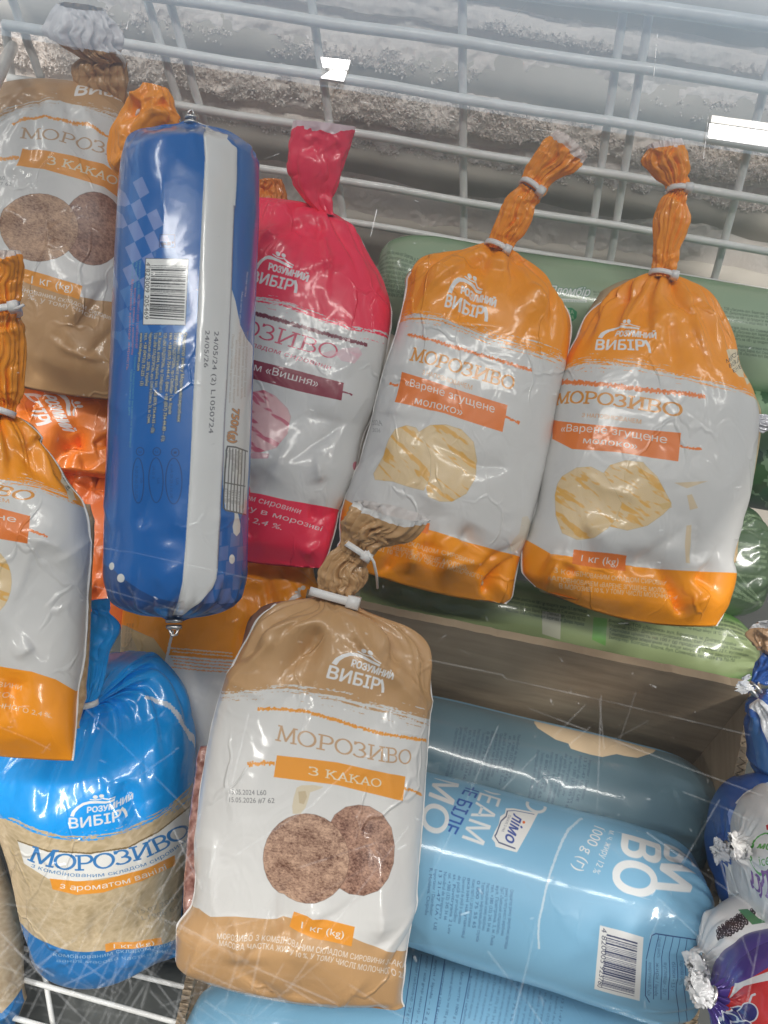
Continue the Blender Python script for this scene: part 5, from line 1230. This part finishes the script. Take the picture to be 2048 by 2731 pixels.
roll('light blue roll with big white letters and a barcode, lying in the box', R4('''
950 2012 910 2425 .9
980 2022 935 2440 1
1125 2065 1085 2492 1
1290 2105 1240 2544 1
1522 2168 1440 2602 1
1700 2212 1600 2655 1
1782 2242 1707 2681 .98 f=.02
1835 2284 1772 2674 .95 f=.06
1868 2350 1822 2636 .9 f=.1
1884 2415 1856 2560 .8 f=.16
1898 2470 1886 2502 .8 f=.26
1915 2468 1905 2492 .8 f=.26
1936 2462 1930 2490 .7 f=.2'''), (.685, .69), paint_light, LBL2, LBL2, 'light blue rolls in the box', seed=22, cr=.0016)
def paint_back_roll(s):
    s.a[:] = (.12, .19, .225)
    s.poly('L 770 232, 790 262, 850 300, 905 335, 985 360, 1000 392, 1060 412, 1130 432, 1200 446, 1290 428, 1340 440, 1420 452, 1520 420, 1600 340, 1400 260, 1100 180, 800 150', (.72, .55, .36))
    s.cr = 'L'; s.block(TB, [(275 + k * 28, 262 - (k % 3) * 8 + k * 4, 320 - (k % 4) * 20) for k in range(15)], (-.22, 1), 19, (.03, .05, .09), .85); s.block(TB[5:], [(785 + k * 30, 400 + (k % 3) * 10 + k * 4, 330 - (k % 4) * 25) for k in range(12)], (-.2, 1), 19, (.03, .05, .09), .85)
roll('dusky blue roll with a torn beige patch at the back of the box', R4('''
1010 1838 975 2150 .95
1146 1858 1105 2185 1
1437 1926 1392 2270 1
1700 1988 1650 2345 1
1810 2020 1760 2350 .98
1868 2056 1830 2320 .9
1905 2100 1880 2290 .8 f=.05
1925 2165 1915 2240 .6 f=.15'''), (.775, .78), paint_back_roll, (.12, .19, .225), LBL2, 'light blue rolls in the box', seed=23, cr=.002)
def paint_low_roll(s):
    for x in (0, 90, 215, 345, 630): s.line('T %d %d, %d %d' % (x + 20, 500 + x * .35, x - 130 + 20, 1400), 2, NAVY)
    s.cr = 'T'; TT = ['Вуглеводи / carbohidrați – 20 g (г)', 'жирні / acizi grași saturați – 6,2', 'жири / lipide – 12 g (г)', 'енергетична (204 Kcal/ккал)', 'Поживна цінність на 100 g продукту', 'Маса нетто 1000 g / 1600 ml']
    s.block(TT, [(60 + k * 95, 570 + k * 45, 800) for k in range(7)], (-.17, 1), 30, NAVY, .85, .006)
    s.block(TB, [(720 + k * 62, 760 + k * 22, 560) for k in range(16)], (-.2, 1), 28, NAVY, .7)
roll('light blue roll with a printed table, lowest in the box under the cocoa bag', R4('''
490 2730 455 2980 .9
540 2655 490 2990 1
900 2575 830 3010 1
1240 2540 1190 3040 1
1480 2600 1420 3080 1
1700 2672 1640 3120 1
1770 2700 1730 3080 .9 f=.05
1830 2780 1810 2980 .8 f=.14
1850 2850 1845 2890 .6 f=.24'''), (.735, .74), paint_low_roll, LBL2, LBL2, 'light blue rolls in the box', seed=24, cr=.0016)

GRN = np.array((.33, .52, .30)); GTX = (.02, .045, .02)
GT = ['Виробник: ТОВ «Ласунка» вул. Берегова, м. Дніпро, Україна', 'Україна; 52501, Дніпропетровська обл., смт Солоне, вул. Усенко', 'Харчова цінність на 100 г (g) продукту: жири 12 г, вуглеводи', 'Температура зберігання не вище мінус 18 °С, не заморожувати', 'Імпортер: Болгарія, Варна, бул. Сливниця, тел. +359-878-750-750']
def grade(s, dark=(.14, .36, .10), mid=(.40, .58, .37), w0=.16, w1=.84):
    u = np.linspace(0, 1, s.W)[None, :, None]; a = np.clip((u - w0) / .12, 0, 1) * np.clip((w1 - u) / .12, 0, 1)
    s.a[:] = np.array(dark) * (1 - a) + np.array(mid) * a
def paint_green_top(s):
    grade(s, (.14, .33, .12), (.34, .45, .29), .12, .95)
    s.poly('E 870 115, 1150 105, 1120 330, 905 330', (.31, .42, .27)); s.cr = 'E'; s.block(GT, [(880, 118 + k * 21, 330 - k * 6) for k in range(10)], (1, .16), 15, GTX, 1., .035)
    s.text('Пломбір', 'F 272 318, 532 330, 280 264', (.86, .88, .85), bold=.035, shear=.25, outline=(.02, .20, .12)); s.poly('F 330 345, 515 352, 515 372, 330 366', (.8, .84, .8), .8); s.text('морозиво з молока', 'F 335 364, 500 370, 336 352', (.1, .3, .2))
    s.poly('F 350 405, 420 405, 452 430, 448 470, 420 492, 370 492, 350 470', (.05, .30, .12)); s.text('БІЛА', 'F 352 440, 432 445, 352 415', (.6, .75, .5)); s.text('БЕРЕЗА', 'F 352 475, 432 478, 352 450', (.6, .75, .5))
    s.cr = 'F'; s.block(GT, [(555, 308 + k * 20, 150 - (k % 3) * 10) for k in range(8)], (1, .13), 14, GTX, 1., .03); s.block(GT, [(1285 + k * 8, 405 + k * 24 + (20 if k > 3 else 0) + (20 if k > 7 else 0), 520) for k in range(11)], (1, .13), 17, GTX, 1., .035)
    s.text('27', 'F 205 240, 232 243, 206 222', (.05, .3, .18))
roll('pale green roll lying along the foot of the wire basket behind the orange bags', R4('''
1004 738 1004 772 .6
1012 686 1010 832 .85
1042 650 1036 880 1
1100 637 1086 905 1
1365 678 1345 950 1
1685 722 1665 1000 1
2048 781 2025 1060 1
2300 820 2270 1100 1
2340 880 2330 1040 .7'''), (.87, .87), paint_green_top, tuple(GRN), (.1, .25, .08), seed=25)
def paint_green_low(s):
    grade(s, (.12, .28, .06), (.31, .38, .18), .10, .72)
    s.poly('I 230 780, 350 800, 345 960, 232 925', (.60, .58, .48), .8); s.poly('I 555 820, 640 830, 630 1000, 545 960', (.18, .40, .10)); s.poly('Q 800 780, 870 820, 860 1010, 790 990', (.55, .55, .48), .6)
    s.cr = 'I'; s.block(GT[2:] + GT, [(20 - k * 6, 700 + k * 27, 500) for k in range(4)], (1, .19), 19, GTX, 1., .04); s.block(GT, [(650, 850 + k * 26, 900 - abs(k - 2) * 40) for k in range(5)], (1, .19), 19, GTX, 1., .04); s.block(GT, [(880, 780 + k * 24, 650) for k in range(4)], (1, .19), 18, GTX, 1., .035); s.block(GT[3:], [(1080, 810 + k * 22, 420) for k in range(3)], (1, .19), 16, GTX, 1., .03)
roll('lower green roll lying under the two orange bags behind the cardboard wall', R4('''
905 1560 900 1598 .6
930 1500 918 1640 .9
1000 1488 982 1665 1
1340 1540 1315 1735 1
1700 1592 1670 1812 1
1900 1622 1868 1850 1
1962 1650 1938 1842 .95 f=.03
2002 1690 1988 1815 .85 f=.08
2022 1735 2016 1775 .7 f=.16'''), (.835, .835), paint_green_low, tuple(GRN), (.15, .3, .1), seed=26, cr=.002)
def paint_dark_green(s):
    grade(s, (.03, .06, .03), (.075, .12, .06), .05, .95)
    s.cr = 'I'; s.block(GT, [(1430 + (k % 2) * 10, 170 + k * 32, 210) for k in range(17)], (1, .10 - 0.0), 20, (.40, .52, .32), .75)
roll('dark green roll with a gathered end behind the rightmost orange bag', R4('''
1780 1330 1790 1650 1
1900 1336 1900 1645 1
1955 1342 1952 1640 1 f=.02
2000 1368 1995 1622 .95 f=.06
2034 1420 2030 1580 .85 f=.12
2052 1482 2050 1524 .7 f=.24
2075 1470 2074 1530 .5 f=.2'''), (.86, .86), paint_dark_green, (.08, .18, .07), (.06, .14, .05), seed=27, cr=.002)
def paint_leaf(s):
    s.a[:] = (.17, .27, .15); rg = random.Random(4)
    for k in range(46):
        x, y, r, a = rg.uniform(1930, 2200), rg.uniform(1000, 1400), rg.uniform(18, 36), rg.uniform(0, 6.28)
        P = []
        for t in np.linspace(0, 2 * math.pi, 22, endpoint=False):
            rr = r * (1 - .45 * abs(math.cos(t))**3) * (1 + .10 * (-1)**int(t * 3.5)); P.append((x + rr * 1.3 * math.cos(t) * math.cos(a) - rr * .8 * math.sin(t) * math.sin(a), y + rr * 1.3 * math.cos(t) * math.sin(a) + rr * .8 * math.sin(t) * math.cos(a)))
        s.poly(np.array(P), (.02 + rg.random() * .03, .08 + rg.random() * .06, .03))
roll('green roll printed with dark leaves at the right edge, above the gathered dark green roll', R4('''
1860 1005 1850 1330 1
1960 1015 1945 1345 1
2060 1030 2040 1360 1
2300 1060 2280 1400 1'''), (.90, .90), paint_leaf, (.2, .36, .18), (.1, .2, .08), seed=28, nv=60)

# ------------------------------------------------------------------ cardboard box
def box():
    m, nt, b = newmat('worn_cardboard'); b.inputs['Roughness'].default_value = .85; tc = nt.nodes.new('ShaderNodeTexCoord'); mp = nt.nodes.new('ShaderNodeMapping'); mp.inputs['Scale'].default_value = (1, 1, 9); link(nt, tc.outputs['Object'], mp.inputs[0])
    n1 = nt.nodes.new('ShaderNodeTexNoise'); n1.inputs['Scale'].default_value = 16; n1.inputs['Detail'].default_value = 6; link(nt, mp.outputs[0], n1.inputs['Vector']); n2 = nt.nodes.new('ShaderNodeTexNoise'); n2.inputs['Scale'].default_value = 7; n2.inputs['Detail'].default_value = 5; link(nt, tc.outputs['Object'], n2.inputs['Vector'])
    mu = nt.nodes.new('ShaderNodeMath'); mu.operation = 'MULTIPLY_ADD'; link(nt, n1.outputs[0], mu.inputs[0]); mu.inputs[1].default_value = .5; link(nt, n2.outputs[0], mu.inputs[2]); rp = nt.nodes.new('ShaderNodeValToRGB'); rp.color_ramp.elements[0].position = .5; rp.color_ramp.elements[0].color = (.22, .158, .10, 1); rp.color_ramp.elements[1].position = 1.0; rp.color_ramp.elements[1].color = (.42, .325, .22, 1)
    link(nt, mu.outputs[0], rp.inputs[0]); link(nt, rp.outputs[0], b.inputs['Base Color']); bp = nt.nodes.new('ShaderNodeBump'); bp.inputs['Strength'].default_value = .25; bp.inputs['Distance'].default_value = .001; link(nt, n1.outputs[0], bp.inputs['Height']); link(nt, bp.outputs[0], b.inputs['Normal'])
    core = plain('cardboard_core', (.40, .31, .20), .9, noise=(60, (.28, .21, .13)))
    tA, tB = unp(np.array((820, 1572.)), .775), unp(np.array((2026, 1822.)), .745); zb = -.86
    th = np.array([0, -.009, 0.])
    t = thing('cardboard_box', 'open brown cardboard box holding the light blue rolls', 'cardboard box', (tA[0], tA[1] - .2, zb))
    def wall(A, B, off, nm, rag=.0012, n=64, flute=None):
        q = np.linspace(0, 1, n)[:, None]; P = A + (B - A) * q; P = P + np.array([0, 0, 1.]) * (rag * fbm(np.stack([q[:, 0] * 40, q[:, 0] * 0 + off[0] * 90, q[:, 0] * 0], -1), 3))[:, None] + np.array([0, 1., 0]) * (.0015 * fbm(np.stack([q[:, 0] * 5, q[:, 0] * 0 + 2, q[:, 0] * 0], -1), 2))[:, None]
        mb = MB(); V = []
        for p_ in P:
            p0 = p_ + off; V += [p_, p0, np.array([p0[0], p0[1], zb]), np.array([p_[0], p_[1], zb])]
        F = []
        for i in range(n - 1):
            for a in range(4): F.append((i * 4 + a, i * 4 + (a + 1) % 4, (i + 1) * 4 + (a + 1) % 4, (i + 1) * 4 + a))
        F += [(0, 1, 2, 3), tuple((n - 1) * 4 + a for a in (3, 2, 1, 0))]; mb.add(V, F); w_ = mb.build(nm, m, t)
        # torn upper edge: two liners with the fluted core standing between them
        e = MB(); up = np.array([0, 0, .0015])
        fl = []
        L = np.linalg.norm(B - A); nf_ = int(L / .0035)
        for k in range(nf_ * 2 + 1):
            x = k / (nf_ * 2); c = A + (B - A) * x + off * (.5 + .38 * math.cos(k * math.pi / 2 * 1.0 + .3) * (1 if k % 2 else -1)); fl.append(c + up + np.array([0, 0, 1]) * .0012 * RNG.uniform(-1, 1))
        if flute:
            rib = MB(); V = [];
            for c in fl: V += [c, c - np.array([0, 0, .012])]
            F = [(2 * i, 2 * i + 2, 2 * i + 3, 2 * i + 1) for i in range(len(fl) - 1)]; e.add(V, F); e.build('fluted_core', core, w_)
        return w_
    wall(tA, tB, th, 'back_wall')
    rA = tB + np.array([.0, -.012, -.004]); rB = unp(np.array((1885, 2560.)), .70); rC = unp(np.array((1850, 2790.)), .68)
    wall(rA, rB, np.array([-.010, 0, 0]), 'side_wall', .003, flute=True); wall(rB + np.array([0, -.001, 0]), rC, np.array([-.010, 0, 0]), 'side_wall', .003, flute=True)
    lB = unp(np.array((506, 2560.)), .735); lC = unp(np.array((452, 2800.)), .715); wall(tA + np.array([0, -.012, -.002]), lB, np.array([.008, 0, 0]), 'side_wall', .003, flute=True); wall(lB + np.array([0, -.001, 0]), lC, np.array([.008, 0, 0]), 'side_wall', .006, flute=True)
    mb = MB(); f = [lC, rC, rA, tA]; mb.hexa([np.array([p_[0], p_[1], zb - .004]) for p_ in f] + [np.array([p_[0], p_[1], zb - .0005]) for p_ in f]); mb.build('box_floor', m, t)
box()

# ------------------------------------------------------------------ foil wrapped ice creams at the right edge
def wrap(label, rows, z, paint, base, seed, tie_=None, extra=None, metal=0., rough=.3):
    o = loft(rows, z, nv=110, p=2.1, planar=.3, cr=.0028, crs=22., seed=seed, back=1., k=13); s = Print(o, base, H=900)
    if paint: paint(s)
    t = thing('wrapped_ice_cream', label, 'wrapped ice cream', o.c[len(o.c) // 2] - o.n * o.D.max(), 'wrapped ice creams at the right edge')
    loft_obj('wrapper', o, [film('wrapper_film', img=s.image('wrapper_print'), rough=rough, coat=.7, cr=.45, metal=metal), film('wrapper_back', base, cr=.3)], t)
    for (c, ax, r, zc) in tie_ or ():
        C = unp(np.array(c, float), zc); a = unp(np.array(c, float) + np.array(ax, float), zc) - C; a /= np.linalg.norm(a); u = np.cross(a, o.n); u /= np.linalg.norm(u); mb = MB()
        for dd in (-.5, .4):
            an = np.linspace(0, 2 * math.pi, 17); mb.add(*tube_mesh([C + a * dd * r + (u * math.cos(x) + o.n * .7 * math.sin(x)) * r for x in an], r * .26, 8))
        mb.build('clip', M_CLIP, t, True)
    if extra: 
        for (rw, zz, col) in extra:
            to = loft(rw, zz, nv=50, nf=48, nb=32, p=2., k=7, cr=.002, crs=60., seed=seed + 3); loft_obj('twisted_end', to, film('end_film', col, inside=(.75, .75, .76), cr=.6, scale=80), t, (False, False))
    return t
BW = (.03, .10, .36)
def paint_w1(s):
    s.poly('R 905 1190, 970 1130, 1200 1330, 1200 1900, 1097 1690, 1000 1450', (.78, .78, .80)); s.poly('R 880 1500, 905 1300, 960 1400, 1060 1700, 1180 2000, 1100 2212, 960 1900', (.05, .16, .42))
wrap('blue wrapped ice cream with a white band and a brown twisted tail, upper right edge', R4('''
2006 1872 2040 1840 .8 f=.2
1998 1900 2130 1830 .9 f=.1
1996 1960 2180 1870 1
2004 2030 2200 1980 1
2030 2075 2200 2060 .8'''), (.66, .67), paint_w1, BW, 31, tie_=[((2012, 1838), (10, -10), .0055, .655)], extra=[(R4('''
1996 1846 2018 1812 .8 f=.3
2008 1806 2034 1826 .8 f=.2
2030 1760 2100 1790 .8 f=.2
2044 1735 2080 1745 .9 f=.3'''), (.655, .66), BW), (R4('''
2040 1738 2070 1744 .8 f=.3
2010 1715 2090 1700 .6 f=.2
1996 1690 2100 1672 .5 f=.2
2004 1672 2080 1655 .5 f=.2'''), (.66, .65), (.50, .30, .16)), (R4('''
2000 1836 1990 1822 .6 f=.2
1980 1848 1972 1826 .5 f=.2
1984 1810 1998 1798 .5 f=.1'''), (.652, .65), (.72, .74, .8))])
def checks(s, x0, y0, dx, dy, n, m, col, sk=.3):
    for i in range(n):
        for j in range(m):
            if (i + j) % 2 == 0: x, y = x0 + i * dx + j * dx * sk, y0 + j * dy - i * dy * sk; s.poly(np.array([(x, y), (x + dx, y - dy * sk), (x + dx + dx * sk, y + dy - dy * sk), (x + dx * sk, y + dy)]), col)
def paint_w2(s):
    s.poly('M 1340 620, 1450 640, 1490 800, 1560 980, 1480 1000, 1390 1000, 1340 850', (.80, .81, .80)); s.poly('M 1450 270, 1520 190, 1659 130, 1800 160, 1800 260, 1600 250, 1500 300', (.78, .79, .8)); checks(s, 1348 + 1400 * .42, 2031 + 330 * .42, 26, 30, 5, 6, (.26, .36, .72))
    for k in range(34):
        x, y = 1590 + (k % 5) * 14 + random.uniform(-4, 4), 255 + (k // 5) * 22; s.poly(s.ellipse((x, y), 8, 10, 'M', 8), (.02, .02, .03)); s.poly(s.ellipse((x - 2, y - 3), 2, 3, 'M', 6), (.5, .5, .5))
    s.poly('M 1590 250, 1640 230, 1700 240, 1660 270', (.1, .3, .1))
wrap('blue checked wrapped ice cream with a white base behind the white one, right edge', R4('''
1910 2250 1912 2282 .8 f=.25
1928 2236 1930 2300 .8 f=.25
1938 2190 1938 2340 .9 f=.1
1956 2135 1946 2405 1
1994 2092 1970 2452 1
2066 2072 2026 2470 1
2226 2080 2186 2480 1'''), (.645, .65), paint_w2, BW, 32, tie_=[((1930, 2264), (10, 0), .0055, .635)], extra=[(R4('''
1924 2246 1922 2290 .8 f=.2
1910 2240 1908 2292 .5 f=.3
1904 2244 1902 2288 .5 f=.3'''), (.635, .63), (.75, .76, .8))])
def paint_w4(s):
    s.line(s.ellipse((1680, 585), 140, 135, 'M'), 6, (.08, .42, .05), rough=.5, closed=True); s.text('мо', 'M 1590 545, 1680 560, 1600 512', (.1, .4, .05), bold=.03, shear=.2); s.text('морозиво', 'M 1590 560, 1790 590, 1600 520', (.1, .4, .05), bold=.02, shear=.2) if False else None
    s.text('ice', 'M 1590 640, 1668 650, 1592 592', (.12, .4, .08)); s.text('ОПІ', 'M 1535 745, 1700 850, 1560 680', (.20, .03, .33), bold=.04); s.poly('M 1650 400, 1700 380, 1700 440, 1655 430', (.6, .03, .04)); s.line('M 1490 770, 1520 880, 1560 960', 1.6, (.3, .4, .42), .7)
wrap('white wrapped ice cream with a green ring and purple lettering', R4('''
1958 2240 1960 2288 .8 f=.28
1983 2225 1984 2304 .8 f=.26
1993 2190 1992 2350 .9 f=.1
2012 2145 2000 2420 1
2058 2105 2038 2470 1
2228 2090 2208 2500 1'''), (.60, .60), paint_w4, (.80, .80, .80), 33, tie_=[((1978, 2266), (10, 0), .0055, .592)], extra=[(R4('''
1980 2246 1982 2290 .7 f=.2
1958 2232 1960 2292 .5 f=.3
1946 2228 1950 2262 .4 f=.3'''), (.592, .585), (.78, .76, .74))])
def paint_w3(s):
    for k in range(95):
        a = k * 2.4; r = math.sqrt(k / 95); x, y = 1455 + r * (115 * math.cos(a) - 48 * math.sin(a)), 1025 + r * (-84 * math.cos(a) * .6 + 76 * math.sin(a)); s.poly(s.ellipse((x, y), 12, 13, 'M', 8), (.03, .018, .025)); s.poly(s.ellipse((x - 2, y - 3), 4.6, 4.6, 'M', 6), (.50, .46, .50))
    s.poly('M 1470 935, 1530 930, 1600 990, 1659 1015, 1560 1030', (.08, .25, .12)); s.poly(s.ellipse((1660, 1110), 65, 45, 'M', rot=.3), (.04, .03, .2)); s.poly('M 1545 1155, 1600 1150, 1610 1200, 1545 1215', (.62, .08, .05)); s.poly('M 1560 1170, 1590 1165, 1592 1185, 1562 1195', (.8, .8, .8))
wrap('white wrapped ice cream printed with blackberries, lower right edge', R4('''
1846 2548 1850 2580 .8 f=.28
1872 2548 1880 2596 .8 f=.26
1886 2510 1894 2630 .9 f=.14
1912 2456 1912 2690 1 f=.04
1950 2435 1940 2740 1
2040 2400 2010 2800 1
2200 2390 2170 2820 1'''), (.60, .60), paint_w3, (.80, .80, .81), 34, tie_=[((1862, 2566), (10, 2), .006, .592), ((1870, 2586), (10, 2), .005, .588)], extra=[(R4('''
1872 2560 1870 2590 .7 f=.2
1848 2552 1844 2594 .6 f=.3
1838 2556 1836 2584 .4 f=.3'''), (.59, .585), (.78, .78, .79))])
def paint_w5(s):
    s.poly('M 1410 1450, 1500 1400, 1700 1280, 1800 1300, 1800 1900, 1350 1900, 1390 1560', (.62, .03, .03)); s.poly('M 1440 1420, 1550 1370, 1660 1330, 1660 1385, 1500 1420, 1410 1490', (.78, .78, .8))
    for c in ((1450, 1600), (1520, 1580), (1400, 1640), (1490, 1680)): s.poly(s.ellipse(c, 58, 55, 'M'), (.03, .03, .20)); s.line(s.ellipse(c, 60, 57, 'M'), 3.5, (.7, .72, .8), closed=True)
    s.line('M 1530 1520, 1545 1480, 1570 1470', 5, (.7, .7, .8))
wrap('purple and red foil wrapped ice cream with a silver twisted end', R4('''
1886 2640 1880 2672 .8 f=.28
1905 2640 1896 2700 .8 f=.26
1932 2625 1908 2750 .9 f=.14
1950 2590 1930 2820 1 f=.04
1985 2550 1960 2870 1
2060 2510 2030 2900 1
2220 2480 2200 2920 1'''), (.555, .555), paint_w5, (.09, .05, .30), 35, tie_=[((1890, 2654), (10, 4), .006, .548)], extra=[(R4('''
1896 2640 1890 2680 .8 f=.25
1870 2612 1856 2668 .7 f=.35
1850 2600 1838 2640 .7 f=.35
1842 2592 1832 2628 .5 f=.3'''), (.548, .545), (.66, .66, .67))], metal=.25, rough=.25)
wrap('silver foil twist poking in at the right edge beside the rightmost orange bag', R4('''
2016 1108 2020 1142 .6 f=.3
2034 1112 2036 1144 .5 f=.3
2056 1116 2058 1142 .8 f=.3
2090 1070 2090 1190 .9 f=.1
2200 1050 2200 1230 1'''), (.76, .77), None, (.72, .71, .74), 36, metal=.5)
